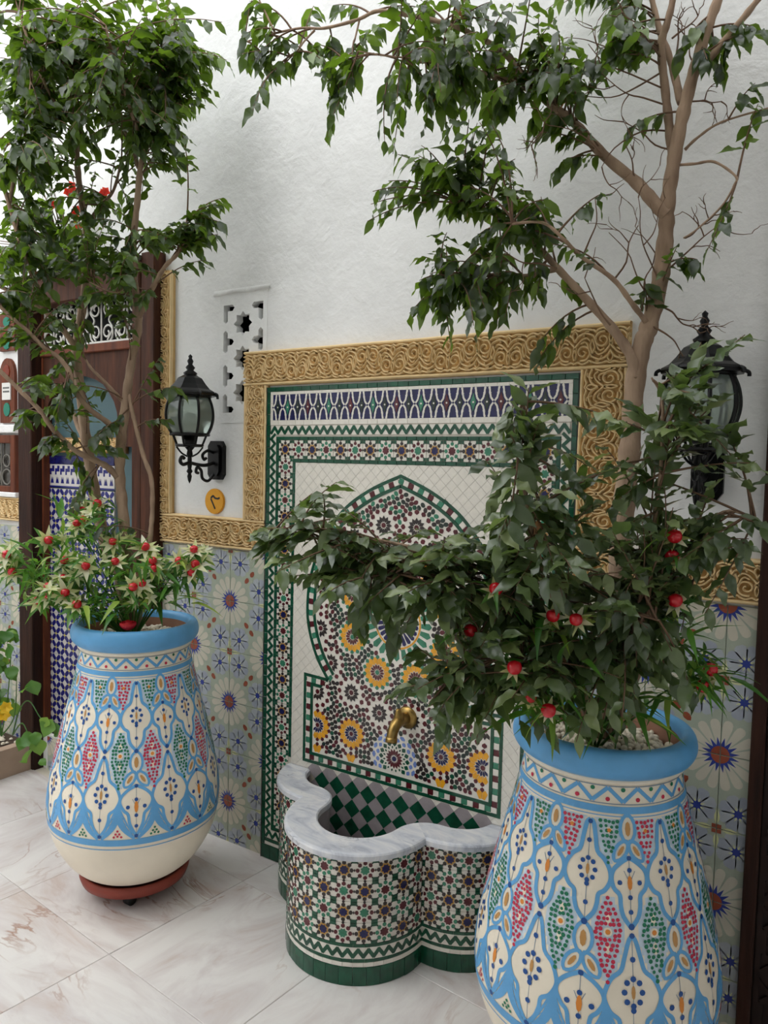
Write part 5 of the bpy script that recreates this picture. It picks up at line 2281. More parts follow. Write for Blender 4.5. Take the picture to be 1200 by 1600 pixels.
class Tree:
    def __init__(s, name, label, base, group, leafmat, seed):
        s.o = empty(name, base)
        tag(s.o, label, 'tree', group)
        s.base = Vector(base)
        s.pts = []                       # samples on woody branches
        s.leaves = []
        s.tw = MB()
        s.reach = (0.06, 0.22)
        s.up = 0.35
        s.rng = random.Random(seed)
        s.set_leaf(leafmat)
        s.dry = leaf_mesh('leaf', DRY, 0.5, 0.14, 0.6, 0.8, 1)
        s.mats = []

    def set_leaf(s, leafmat):
        s.meshes = [leaf_mesh('leaf', leafmat, c, w, f, wd, p) for c, w, f, wd, p in
                    ((0.16, 0.05, 0.30, 0.86, 0), (0.28, 0.09, 0.15, 0.78, 1), (0.08, 0.08, 0.40, 0.92, 2), (0.36, 0.06, 0.22, 0.84, 3), (0.12, 0.11, -0.12, 0.88, 4))]

    def branch(s, px, r0, r1, name='branch', sides=9, bare=False):
        P = spline([at(*p) for p in px], 6)
        n = len(P)
        rad = [(r0 + (r1 - r0) * i / (n - 1)) * (1 + 0.08 * sin(i * 1.7) + s.rng.uniform(-0.05, 0.05)) for i in range(n)]
        m = MB()
        m.tube([p - s.base for p in P], rad, sides)
        m.build(name, BARK, s.o, True)
        if not bare:
            s.pts += P[n // 4:]
        return P

    def add_leaf(s, p, d, nrm, L, dry=False):
        if p.y > -0.03:
            p = Vector((p.x, -0.03, p.z))
        if (p + d * L).y > -0.012:
            d = Vector((d.x, -0.25, d.z - 0.2))
        d = d.normalized()
        x = d.cross(nrm)
        if x.length < 1e-3:
            x = d.orthogonal()
        x.normalize()
        z = x.cross(d)
        if z.z < 0 and s.rng.random() < 0.85:
            z, x = -z, -x
        M = Matrix(((x.x * L, d.x * L, z.x * L, p.x), (x.y * L, d.y * L, z.y * L, p.y), (x.z * L, d.z * L, z.z * L, p.z), (0, 0, 0, 1)))
        s.leaves.append((M, s.dry if dry else s.rng.choice(s.meshes), p, L))

    def twig(s, a, b, nleaf, L, droop=0.5, lift=0.2, t0=0.3, r=0.003):
        g = s.rng
        ln = (b - a).length
        mid_ = (a + b) / 2 + Vector((g.uniform(-.1, .1), g.uniform(-.1, .1), lift)) * ln
        P = []
        for i in range(8):
            t = i / 7
            P.append(a * (1 - t) ** 2 + mid_ * 2 * t * (1 - t) + b * t * t)
        P = [Vector((p.x, min(p.y, -0.02), p.z)) for p in P]
        s.tw.tube([p - s.base for p in P], [r * (1 - 0.7 * i / 7) for i in range(8)], 4, caps=False)
        for k in range(nleaf):
            t = t0 + (1 - t0) * (k + g.random() * 0.6) / nleaf
            f = min(6.999, t * 7)
            i = int(f)
            p = P[i].lerp(P[i + 1], f - i)
            tan = (P[i + 1] - P[i]).normalized()
            side = tan.cross(Vector((0, 0, 1)))
            if side.length < 1e-3:
                side = Vector((1, 0, 0))
            side.normalize()
            sg = 1 if k % 2 else -1
            d = tan * 0.55 + side * (sg * g.uniform(0.3, 0.9)) + Vector((0, 0, -droop * g.uniform(0.5, 1.5))) + Vector((g.uniform(-.3, .3), g.uniform(-.3, .3), g.uniform(-.2, .2)))
            nr = Vector((g.uniform(-.55, .55), g.uniform(-.7, .3), g.uniform(s.up, 1.0)))
            dr = g.random() < 0.003
            s.add_leaf(p, d, nr, L * (0.55 if dr else g.uniform(0.7, 1.15)), dr)

    def cluster(s, u, v, d, su, sv, sd, ntw, nl, L, droop=0.5, lift=0.2, src=None):
        g = s.rng
        for _ in range(ntw):
            e = at(u + g.gauss(0, 1) * su, v + g.gauss(0, 1) * sv, d + g.gauss(0, 1) * sd)
            if e.y > -0.04:
                e.y = -0.04 - g.random() * 0.08
            if src is not None:
                st = Vector(src)
            else:
                tgt = g.uniform(*s.reach)
                smp = g.sample(s.pts, min(len(s.pts), 90))
                near = sorted(s.pts, key=lambda q: (q - e).length)[:12]
                st = min(smp + near, key=lambda q: abs((q - e).length - tgt) + max(0, (q - e).length - tgt) * 2)
            s.twig(st, e, nl, L, droop, lift, t0=0.28)

    def finish(s, keep=300):
        sc = []
        for i, (M, me, p, L) in enumerate(s.leaves):
            u, v, z = project(p)
            infr = -20 < u < 1220 and -20 < v < 1620
            sc.append((L / z if infr else 0.0, i))
        sc.sort(reverse=True)
        top = {i for q, i in sc[:keep]}
        Ti = Matrix.Translation(-s.base)
        rest = MB()
        slots = {}
        for i, (M, me, p, L) in enumerate(s.leaves):
            if i in top:
                link('leaf', me, s.o, Ti @ M)
            else:
                MM = Ti @ M
                rest.add([MM @ v.co for v in me.vertices], [tuple(q.vertices) for q in me.polygons], slots.setdefault(me.materials[0].name, len(slots)))
        if rest.v:
            tag(rest.build('foliage', [bpy.data.materials[q] for q in slots], s.o, True), kind='stuff')
        if s.tw.v:
            tag(s.tw.build('twigs', TWIG, s.o, True), kind='stuff')
        return s.o


# ---------------------------------------------------------------- left tree
tl = Tree('ficus_tree', 'bushy weeping fig with several slender trunks in the left painted pot', (POTL.x, POTL.y, 0.875), 'weeping figs in painted pots', LEAF, 3)
D0 = 2.63
tl.branch([(205, 990, D0), (200, 900, D0), (197, 860, D0), (191, 790, D0 + .01), (187, 740, D0 + .02), (189, 690, D0 + .03), (195, 640, D0 + .04), (200, 600, D0 + .04), (208, 550, D0 + .05), (216, 510, D0 + .05), (214, 470, D0 + .05), (208, 430, D0 + .04), (208, 380, D0 + .03), (214, 320, D0), (219, 265, D0 - .02), (228, 232, D0 - .03), (241, 205, D0 - .05), (250, 150, D0 - .08), (254, 90, D0 - .12)], 0.021, 0.007, 'trunk')
tl.branch([(214, 505, D0 + .05), (224, 480, D0 + .04), (240, 447, D0 + .02), (258, 416, D0 - .0), (276, 398, D0 - .02), (287, 374, D0 - .03), (292, 345, D0 - .04)], 0.011, 0.004)
tl.branch([(198, 985, D0 + .02), (188, 900, D0 + .05), (165, 850, D0 + .07), (150, 785, D0 + .1), (138, 710, D0 + .12), (131, 660, D0 + .13), (123, 590, D0 + .15), (119, 545, D0 + .16), (127, 492, D0 + .16), (135, 430, D0 + .14), (135, 365, D0 + .12), (127, 312, D0 + .08), (121, 260, D0 + .05), (118, 190, D0), (110, 120, D0 - .05), (104, 60, D0 - .1)], 0.024, 0.007, 'trunk')
tl.branch([(135, 362, D0 + .12), (150, 331, D0 + .1), (162, 316, D0 + .08), (178, 296, D0 + .05), (190, 250, D0 + .02)], 0.009, 0.004)
tl.branch([(133, 690, D0 + .12), (120, 660, D0 + .16), (108, 630, D0 + .2), (96, 600, D0 + .24)], 0.012, 0.006)
tl.branch([(184, 746, D0 + .01), (168, 730, D0 - .0), (150, 720, D0 - .02), (115, 702, D0 - .06), (80, 667, D0 - .1), (63, 642, D0 - .12), (21, 600, D0 - .15), (-20, 560, D0 - .18)], 0.012, 0.006)
tl.branch([(187, 695, D0 + .02), (184, 675, D0), (168, 660, D0 - .02), (140, 639, D0 - .05), (115, 607, D0 - .08), (108, 580, D0 - .1), (91, 558, D0 - .12), (70, 544, D0 - .14), (42, 516, D0 - .17), (17, 495, D0 - .2), (-20, 460, D0 - .22)], 0.011, 0.005)
tl.branch([(120, 545, D0 + .15), (94, 510, D0 + .1), (63, 481, D0 + .04), (21, 457, D0 - .02), (-20, 440, D0 - .05)], 0.011, 0.006)
tl.branch([(66, 484, D0 + .05), (62, 466, D0 + .02), (52, 436, D0 - .02), (42, 405, D0 - .05), (31, 375, D0 - .08), (17, 329, D0 - .1), (4, 285, D0 - .12), (-12, 230, D0 - .15)], 0.011, 0.006)
tl.branch([(14, 318, D0 - .1), (24, 270, D0 - .12), (32, 230, D0 - .15), (40, 180, D0 - .18), (52, 110, D0 - .2)], 0.007, 0.003)
tl.branch([(215, 985, D0 - .02), (228, 900, D0 - .02), (235, 835, D0 - .01), (238, 795, D0), (236, 747, D0 + .01), (224, 712, D0 + .02), (211, 662, D0 + .03), (205, 636, D0 + .03), (200, 610, D0 + .04)], 0.009, 0.007, 'branch')
tl.branch([(193, 628, D0 + .04), (178, 612, D0 + .02), (164, 597, D0), (143, 576, D0 - .02), (134, 562, D0 - .03)], 0.008, 0.004)
tl.branch([(216, 262, D0 - .01), (206, 231, D0 + .03), (188, 196, D0 + .06), (150, 170, D0 + .1), (120, 150, D0 + .1)], 0.007, 0.003)
tl.branch([(226, 236, D0 - .03), (200, 160, D0 - .15), (180, 100, D0 - .25), (165, 40, D0 - .3)], 0.007, 0.003)
tl.branch([(118, 200, D0), (80, 150, D0 - .1), (50, 80, D0 - .2), (30, 20, D0 - .25)], 0.007, 0.003)
tl.branch([(207, 400, D0 + .03), (192, 450, D0 - .05), (170, 455, D0 - .08), (140, 440, D0 - .1)], 0.005, 0.002)
LL = 0.060
g_ = random.Random(17)
tl.reach = (0.05, 0.24)
CL = [  # u, v, depth, spreads, twigs
    (40, 30, D0 - .15, 40, 35, .15, 12), (110, 30, D0 - .1, 40, 30, .15, 13), (180, 40, D0 - .1, 40, 35, .15, 13), (245, 50, D0 - .1, 35, 30, .12, 11), (285, 70, D0 - .1, 25, 25, .1, 7),
    (50, 100, D0 - .1, 45, 30, .15, 13), (130, 105, D0, 40, 30, .15, 13), (210, 115, D0 - .05, 40, 30, .15, 14), (280, 115, D0 - .1, 30, 25, .1, 10), (330, 112, D0 - .1, 18, 22, .08, 6),
    (30, 170, D0 - .1, 35, 30, .12, 11), (100, 180, D0, 40, 28, .15, 12), (170, 180, D0, 40, 28, .15, 12), (240, 180, D0 - .05, 35, 28, .12, 12), (280, 190, D0 - .05, 18, 30, .08, 6),
    (25, 240, D0 - .1, 28, 25, .1, 7), (75, 245, D0, 28, 22, .1, 6), (190, 232, D0, 40, 16, .1, 6), (268, 238, D0 - .05, 14, 18, .06, 4), (288, 262, D0 - .05, 8, 12, .04, 2),
    (40, 290, D0 - .1, 20, 15, .08, 4), (175, 270, D0 + .05, 25, 12, .08, 3),
    (300, 345, D0 - .04, 26, 16, .06, 7), (325, 358, D0 - .04, 16, 16, .05, 5), (250, 365, D0 - .02, 18, 20, .06, 4), (310, 385, D0 - .04, 16, 12, .05, 3),
    (150, 400, D0, 50, 25, .15, 9), (85, 390, D0, 40, 25, .12, 8), (30, 400, D0 - .1, 25, 30, .1, 7), (190, 435, D0 - .05, 35, 25, .1, 9), (125, 460, D0 - .05, 30, 18, .1, 5),
    (20, 350, D0 - .1, 18, 18, .08, 4), (15, 520, D0 - .15, 15, 20, .08, 3), (75, 600, D0 - .1, 25, 18, .08, 4), (50, 650, D0 - .12, 20, 14, .08, 3), (95, 640, D0 - .05, 18, 20, .08, 3), (130, 545, D0 - .05, 22, 12, .06, 2),
    (285, 595, D0 - .02, 8, 10, .03, 1), (265, 655, D0 - .02, 12, 8, .03, 1), (60, 330, D0, 35, 20, .1, 6), (140, 330, D0, 40, 18, .1, 6), (110, 420, D0 - .05, 45, 22, .1, 8), (60, 450, D0 - .1, 30, 20, .1, 5), (20, 470, D0 - .15, 18, 20, .08, 4), (200, 470, D0 - .05, 25, 18, .08, 3),
    (75, 700, D0 - .08, 16, 10, .06, 2), (170, 695, D0 - .02, 16, 8, .05, 2), (255, 570, D0 - .02, 10, 8, .05, 1), (125, 790, D0 - .05, 18, 25, .06, 3),
]
for u, v, d, su, sv, sd, k in CL:
    tl.cluster(u, v, d, su, sv, sd, round(k * (1.9 if v < 230 else 1.4)), 9, LL * g_.uniform(.9, 1.1), 0.5)
tl.finish()

# ---------------------------------------------------------------- right tree
tr = Tree('ficus_tree', 'weeping fig with a thick forked trunk and trailing branches in the right painted pot', (POTR.x, POTR.y, 0.85), 'weeping figs in painted pots', LEAF, 8)
E0 = 1.82
tr.branch([(945, 1180, E0), (952, 1080, E0), (962, 950, E0), (975, 800, E0 + .01), (985, 690, E0 + .02), (992, 600, E0 + .03), (1003, 540, E0 + .03), (1014, 510, E0 + .03), (1031, 440, E0 + .02), (1040, 367, E0 + .01), (1043, 318, E0), (1052, 257, E0 - .01), (1062, 202, E0 - .02), (1075, 147, E0 - .03), (1090, 92, E0 - .04), (1108, 37, E0 - .05), (1125, -10, E0 - .06), (1145, -80, E0 - .08)], 0.030, 0.010, 'trunk', 12)
tr.branch([(1040, 335, E0), (1026, 321, E0 + .0), (995, 286, E0 + .02), (943, 242, E0 + .06), (899, 194, E0 + .09), (863, 165, E0 + .11), (819, 136, E0 + .13), (770, 119, E0 + .15), (700, 100, E0 + .17), (640, 96, E0 + .18)], 0.017, 0.004, 'branch', 10)
tr.branch([(993, 592, E0 + .02), (985, 556, E0 + .02), (954, 510, E0 + .04), (907, 458, E0 + .07), (870, 418, E0 + .1), (833, 378, E0 + .12), (806, 352, E0 + .14), (760, 330, E0 + .15), (720, 318, E0 + .16)], 0.014, 0.004)
tr.branch([(870, 420, E0 + .1), (826, 431, E0 + .12), (775, 429, E0 + .14), (735, 435, E0 + .15), (690, 440, E0 + .15)], 0.007, 0.003)
tr.branch([(1011, 505, E0 + .02), (987, 473, E0 - .02), (958, 436, E0 - .04), (907, 400, E0 - .05), (881, 374, E0 - .05), (848, 348, E0 - .04), (800, 350, E0 - .03)], 0.007, 0.003)
tr.branch([(1052, 250, E0 - .01), (1046, 202, E0), (1039, 139, E0 + .01), (1033, 73, E0 + .01), (1042, 37, E0), (1051, 0, E0 - .01), (1056, -60, E0 - .02)], 0.012, 0.007)
tr.branch([(1064, 160, E0 - .02), (1050, 103, E0 + .03), (1031, 48, E0 + .05), (1020, 5, E0 + .06), (1012, -40, E0 + .06)], 0.010, 0.006)
tr.branch([(1083, 116, E0 - .03), (1108, 92, E0 - .05), (1130, 66, E0 - .07), (1163, 26, E0 - .1), (1190, -8, E0 - .12)], 0.010, 0.007)
tr.branch([(1070, 234, E0 - .01), (1090, 215, E0 - .03), (1127, 191, E0 - .05), (1200, 169, E0 - .08)], 0.004, 0.002)
tr.branch([(1056, 258, E0 - .01), (1085, 256, E0 - .04), (1116, 253, E0 - .06), (1149, 275, E0 - .08), (1147, 290, E0 - .08), (1127, 323, E0 - .08), (1088, 359, E0 - .06), (1068, 372, E0 - .04)], 0.0035, 0.002)
tr.branch([(830, 142, E0 + .12), (790, 85, E0 + .14), (727, 48, E0 + .16), (683, 33, E0 + .17), (617, 20, E0 + .2), (587, 18, E0 + .21), (558, 31, E0 + .22), (507, 44, E0 + .24), (470, 44, E0 + .25), (426, 53, E0 + .27), (382, 66, E0 + .28)], 0.008, 0.002)
tr.branch([(492, 47, E0 + .24), (475, 65, E0 + .25), (463, 81, E0 + .25), (437, 106, E0 + .26)], 0.003, 0.0015)
tr.branch([(562, 30, E0 + .22), (556, 55, E0 + .22), (551, 73, E0 + .22), (536, 106, E0 + .22)], 0.003, 0.0015)
tr.branch([(430, 52, E0 + .26), (410, 10, E0 + .27), (395, -20, E0 + .27)], 0.003, 0.0015)
tr.branch([(745, 100, E0 + .15), (700, 96, E0 + .1), (630, 90, E0 + .1), (590, 85, E0 + .1), (560, 80, E0 + .1)], 0.003, 0.0015)
# bare twigs in the middle of the crown
g_ = random.Random(5)


def bare(tree, u, v, d, ang, length, depth=0):
    """crooked leafless twig that forks"""
    P = [(u, v, d)]
    n_ = g_.randint(3, 5)
    a_ = ang
    for q in range(n_):
        a_ += g_.uniform(-0.55, 0.55)
        st = length / n_ * g_.uniform(0.7, 1.3)
        u, v, d = u + st * cos(a_), v - st * sin(a_), d + g_.uniform(-0.015, 0.012)
        P.append((u, v, d))
        if depth < 2 and q > 0 and g_.random() < 0.6:
            bare(tree, u, v, d, a_ + g_.choice((-1, 1)) * g_.uniform(0.5, 1.0), length * 0.5, depth + 1)
    r_ = (0.0026, 0.0017, 0.0012)[depth]
    m = MB()
    pts = spline([at(*p) for p in P], 3)
    pts = [Vector((p.x, min(p.y, -0.02), p.z)) - tree.base for p in pts]
    tree.tw.tube(pts, [r_ * (1 - 0.6 * i / (len(pts) - 1)) for i in range(len(pts))], 4, caps=False)


for u, v, an, L_ in ((1034, 75, 3.0, 120), (1038, 110, 3.4, 130), (1040, 140, 2.8, 140), (1042, 165, 3.3, 130), (1047, 205, 2.9, 150), (1052, 235, 3.2, 110), (1036, 55, 2.4, 80), (1070, 160, 0.6, 60), (1056, 90, 1.2, 70),
                     (1085, 100, 1.9, 80), (1050, 60, 0.9, 60), (899, 194, 2.0, 70), (940, 240, 2.7, 90), (863, 165, -1.6, 90), (995, 285, 2.4, 60),
                     (1020, 470, 1.9, 150), (1030, 440, 2.3, 140), (1000, 490, 1.7, 120), (960, 436, 1.4, 110), (910, 402, 1.5, 110), (1045, 420, 0.9, 110), (1036, 480, -0.9, 80), (1020, 510, -0.6, 70), (1070, 372, 1.0, 60), (870, 420, 2.4, 90), (954, 508, 1.9, 90)):
    bare(tr, u, v, E0 + 0.01, an, L_)
LR = 0.057
tr.reach = (0.05, 0.2)
CR_ = [
    (640, 25, E0 + .15, 35, 25, .08, 5), (710, 30, E0 + .1, 40, 30, .1, 9), (780, 40, E0 + .1, 40, 35, .1, 12), (850, 45, E0 + .05, 40, 35, .1, 12), (920, 40, E0, 35, 35, .1, 9), (960, 20, E0, 20, 25, .08, 4),
    (690, 130, E0 + .1, 30, 25, .08, 7), (750, 120, E0 + .08, 35, 28, .1, 10), (820, 110, E0 + .05, 38, 28, .1, 11), (890, 100, E0 + .02, 30, 28, .1, 7), (940, 85, E0, 16, 20, .06, 3),
    (680, 190, E0 + .12, 28, 22, .08, 7), (740, 190, E0 + .1, 35, 25, .1, 9), (800, 190, E0 + .1, 30, 25, .1, 6), (650, 160, E0 + .12, 18, 15, .06, 3), (850, 180, E0 + .05, 20, 20, .06, 3),
    (640, 250, E0 + .15, 24, 16, .06, 6), (690, 260, E0 + .12, 28, 20, .08, 7), (595, 285, E0 + .16, 12, 14, .04, 3), (580, 330, E0 + .16, 8, 12, .03, 2), (720, 245, E0 + .1, 20, 20, .06, 4), (830, 240, E0 + .08, 28, 20, .06, 4),
    (750, 320, E0 + .12, 35, 22, .08, 8), (810, 310, E0 + .08, 30, 22, .06, 5), (700, 340, E0 + .14, 20, 25, .06, 4), (860, 320, E0, 25, 18, .06, 3), (770, 380, E0 + .1, 35, 20, .08, 7),
    (660, 420, E0 + .15, 16, 20, .05, 3), (700, 460, E0 + .12, 30, 22, .06, 6), (750, 470, E0 + .1, 30, 22, .06, 6), (670, 500, E0 + .12, 22, 18, .05, 4), (730, 520, E0 + .1, 26, 14, .05, 4), (810, 470, E0 + .08, 25, 18, .06, 3), (845, 450, E0 + .06, 20, 16, .05, 2), (770, 510, E0 + .1, 14, 14, .04, 2),
    (830, 540, E0 + .06, 10, 14, .04, 2), (880, 380, E0 + .02, 18, 14, .04, 2), (935, 300, E0 - .05, 8, 8, .03, 1),
    (400, 20, E0 + .28, 12, 15, .04, 3), (390, 60, E0 + .28, 10, 15, .04, 3), (415, 110, E0 + .26, 14, 18, .04, 4), (405, 160, E0 + .26, 10, 14, .04, 2), (500, 120, E0 + .22, 18, 18, .04, 5), (520, 160, E0 + .22, 14, 20, .04, 4), (515, 205, E0 + .22, 9, 14, .03, 2), (545, 120, E0 + .22, 10, 12, .03, 2), (600, 45, E0 + .2, 14, 10, .04, 2), (510, 15, E0 + .24, 14, 8, .04, 2),
    (1120, 115, E0 - .06, 18, 16, .04, 3), (1180, 130, E0 - .1, 8, 25, .04, 2), (1185, 40, E0 - .12, 8, 20, .04, 2), (1100, 380, E0 - .05, 16, 10, .04, 2), (1088, 410, E0 - .05, 8, 10, .03, 1), (1015, 450, E0 - .04, 10, 12, .03, 1), (1060, 90, E0 - .05, 10, 12, .03, 1), (980, 180, E0 - .04, 14, 12, .03, 1), (1000, 85, E0 - .02, 12, 8, .03, 1),
]
for u, v, d, su, sv, sd, k in CR_:
    tr.cluster(u, v, d, su * 1.05, sv * 1.05, sd, max(1, round(k * 1.1)), 8, LR, 0.7)
# trailing lower growth in front of the mosaic
STEMS = [
    [(940, 1150, 1.80), (900, 1040, 1.72), (850, 900, 1.62), (822, 780, 1.56), (812, 690, 1.53), (818, 620, 1.52)],
    [(950, 1150, 1.80), (990, 980, 1.70), (1025, 800, 1.60), (1036, 640, 1.55), (1018, 590, 1.54)],
    [(940, 1150, 1.80), (860, 1000, 1.72), (760, 895, 1.66), (660, 860, 1.66), (560, 838, 1.68), (480, 825, 1.70), (420, 840, 1.72)],
    [(935, 1150, 1.80), (840, 980, 1.68), (760, 920, 1.62), (700, 900, 1.62), (640, 895, 1.64), (580, 900, 1.66)],
    [(955, 1150, 1.80), (1030, 980, 1.68), (1080, 850, 1.60), (1130, 800, 1.58), (1180, 810, 1.57)],
    [(945, 1150, 1.80), (890, 1060, 1.68), (800, 1030, 1.60), (720, 1050, 1.58), (670, 1100, 1.58)],
    [(950, 1150, 1.80), (960, 1040, 1.66), (980, 980, 1.58), (1000, 960, 1.54), (1030, 970, 1.52)],
]
for px in STEMS:
    tr.branch(px, 0.0075, 0.002, 'stem', 6)
LF = 0.054
tr.set_leaf(LEAFR)
tr.reach = (0.08, 0.26)
tr.up = 0.6
CF = [
    (430, 840, 1.72, 20, 18, .04, 4), (470, 830, 1.70, 28, 18, .05, 7), (520, 830, 1.69, 30, 18, .05, 8), (565, 855, 1.68, 32, 20, .06, 9), (460, 880, 1.71, 24, 20, .05, 4),
    (620, 865, 1.66, 35, 18, .06, 12), (680, 885, 1.64, 35, 22, .07, 13), (740, 890, 1.62, 36, 28, .08, 13), (600, 910, 1.67, 34, 20, .06, 9), (660, 915, 1.65, 34, 26, .07, 10), (540, 890, 1.69, 26, 20, .05, 5),
    (470, 785, 1.70, 26, 8, .04, 3), (540, 760, 1.66, 30, 6, .03, 1), (720, 845, 1.60, 24, 14, .05, 3),
    (790, 790, 1.56, 32, 34, .06, 9), (830, 720, 1.54, 26, 30, .05, 8), (800, 680, 1.54, 24, 18, .05, 5), (790, 860, 1.58, 34, 32, .07, 11), (850, 830, 1.55, 34, 34, .07, 11), (830, 640, 1.53, 14, 10, .03, 3),
    (700, 960, 1.62, 34, 24, .06, 8), (760, 950, 1.60, 36, 30, .07, 12), (820, 950, 1.60, 36, 32, .08, 13), (880, 920, 1.58, 36, 34, .08, 13), (610, 960, 1.64, 24, 16, .05, 3), (570, 940, 1.66, 16, 14, .04, 2),
    (700, 1040, 1.59, 26, 22, .05, 6), (680, 1095, 1.58, 22, 24, .05, 6), (740, 1080, 1.58, 30, 28, .06, 9), (790, 1020, 1.58, 34, 30, .07, 11), (850, 1020, 1.58, 34, 32, .07, 12), (800, 1100, 1.58, 24, 20, .05, 3), (680, 1000, 1.60, 26, 16, .05, 4),
    (420, 880, 1.72, 16, 22, .03, 3), (400, 840, 1.73, 10, 18, .03, 2), (470, 925, 1.70, 16, 20, .03, 2), (500, 950, 1.70, 14, 14, .03, 1), (690, 1130, 1.57, 14, 18, .03, 3), (720, 1130, 1.57, 18, 16, .03, 3), (640, 1000, 1.62, 20, 16, .04, 3), (660, 1060, 1.58, 20, 20, .04, 4), (560, 960, 1.66, 20, 12, .03, 2), (820, 610, 1.52, 22, 8, .03, 2), (1140, 520, 1.53, 14, 8, .03, 1),
    (900, 850, 1.58, 30, 34, .07, 9), (950, 800, 1.58, 34, 34, .07, 9), (950, 870, 1.56, 34, 32, .07, 11), (1000, 840, 1.56, 34, 34, .07, 10), (930, 740, 1.58, 30, 24, .06, 6), (960, 680, 1.58, 26, 20, .05, 5),
    (1000, 740, 1.57, 30, 30, .06, 8), (1050, 700, 1.55, 28, 28, .05, 7), (1060, 760, 1.55, 30, 30, .06, 8), (1040, 610, 1.54, 22, 26, .04, 5), (1080, 560, 1.54, 22, 14, .03, 3), (1090, 620, 1.53, 26, 20, .04, 5), (1120, 680, 1.53, 24, 18, .04, 5), (1110, 540, 1.53, 18, 10, .03, 2), (1150, 700, 1.52, 18, 16, .04, 3),
    (1100, 810, 1.56, 32, 24, .05, 7), (1150, 810, 1.56, 22, 20, .04, 5), (1080, 880, 1.56, 28, 24, .05, 6), (1040, 880, 1.54, 28, 28, .06, 7),
    (920, 990, 1.56, 36, 32, .07, 12), (970, 950, 1.54, 32, 30, .06, 10), (1020, 960, 1.53, 30, 30, .05, 8), (980, 1040, 1.55, 34, 28, .06, 9), (920, 1070, 1.58, 34, 26, .06, 8), (1030, 1020, 1.53, 24, 24, .05, 6), (1060, 990, 1.54, 18, 20, .04, 3), (880, 1080, 1.60, 26, 26, .06, 5), (960, 1100, 1.56, 24, 22, .05, 4), (900, 1130, 1.56, 18, 18, .04, 3), (880, 1150, 1.56, 12, 14, .03, 2), (935, 1135, 1.55, 16, 14, .03, 3), (985, 1120, 1.54, 14, 16, .03, 3), (1040, 1060, 1.53, 14, 14, .03, 2),
]
for u, v, d, su, sv, sd, k in CF:
    tr.cluster(u, v, d, su * 1.15, sv * 1.15, sd * 1.2, max(1, round(k * (0.55 if v < 835 else 0.8))), 9, LF * g_.uniform(0.9, 1.25), g_.choice((0.05, 0.2, 0.45)), 0.08)
tr.finish()
print('leaves', len(tl.leaves), len(tr.leaves))


# ================================================================ BERRY PLANTS
def blade_mesh(name, mtl, wid=0.075, curl=0.35, fold=0.4):
    T_ = [0, 0.25, 0.5, 0.75, 1.0]
    W_ = [0.35, 1.0, 0.9, 0.5, 0.03]
    m = MB()
    vs = []
    for t, w in zip(T_, W_):
        vs += [(-w * wid, t, -curl * t * t + fold * w * wid), (0, t, -curl * t * t), (w * wid, t, -curl * t * t + fold * w * wid)]
    m.add(vs, [(i * 3 + k, i * 3 + k + 1, (i + 1) * 3 + k + 1, (i + 1) * 3 + k) for i in range(4) for k in (0, 1)])
    return m.mesh(name, mtl, True)


def frame(p, d, nrm, s):
    d = d.normalized()
    x = d.cross(nrm)
    if x.length < 1e-3:
        x = d.orthogonal()
    x.normalize()
    z = x.cross(d)
    return Matrix(((x.x * s, d.x * s, z.x * s, p.x), (x.y * s, d.y * s, z.y * s, p.y), (x.z * s, d.z * s, z.z * s, p.z), (0, 0, 0, 1)))


def bract_mesh():
    """star of cream bracts, unit radius, facing +Z, with green tips behind"""
    b0 = blade_mesh('b', BRACT, 0.17, 0.15, 0.3)
    m = MB()
    g = random.Random(4)
    for k in range(8):
        an = 2 * pi * k / 8 + g.uniform(-.15, .15)
        M = frame(Vector((0, 0, 0)), Vector((cos(an), sin(an), g.uniform(0.1, 0.5))), Vector((0, 0, 1)), g.uniform(0.8, 1.1))
        m.add([M @ v.co for v in b0.vertices], [tuple(f.vertices) for f in b0.polygons], 0)
    for k in range(6):
        an = 2 * pi * (k + .5) / 6
        M = frame(Vector((0, 0, -0.06)), Vector((cos(an), sin(an), -0.2)), Vector((0, 0, 1)), 1.15)
        m.add([M @ v.co for v in b0.vertices], [tuple(f.vertices) for f in b0.polygons], 1)
    return m.mesh('bract_star', [BRACT, BLADE], True)


BR = bract_mesh()
BL = [blade_mesh('leaf_blade', BLADE, w, c) for w, c in ((0.075, 0.4), (0.09, 0.7), (0.06, 0.2))]
bm_ = MB()
bm_.lathe(cr([(0.0, -1.0), (0.7, -0.72), (1.0, 0.0), (0.75, 0.68), (0.0, 0.96)], 4), 14)
BE = bm_.mesh('berry', BERRY, True)


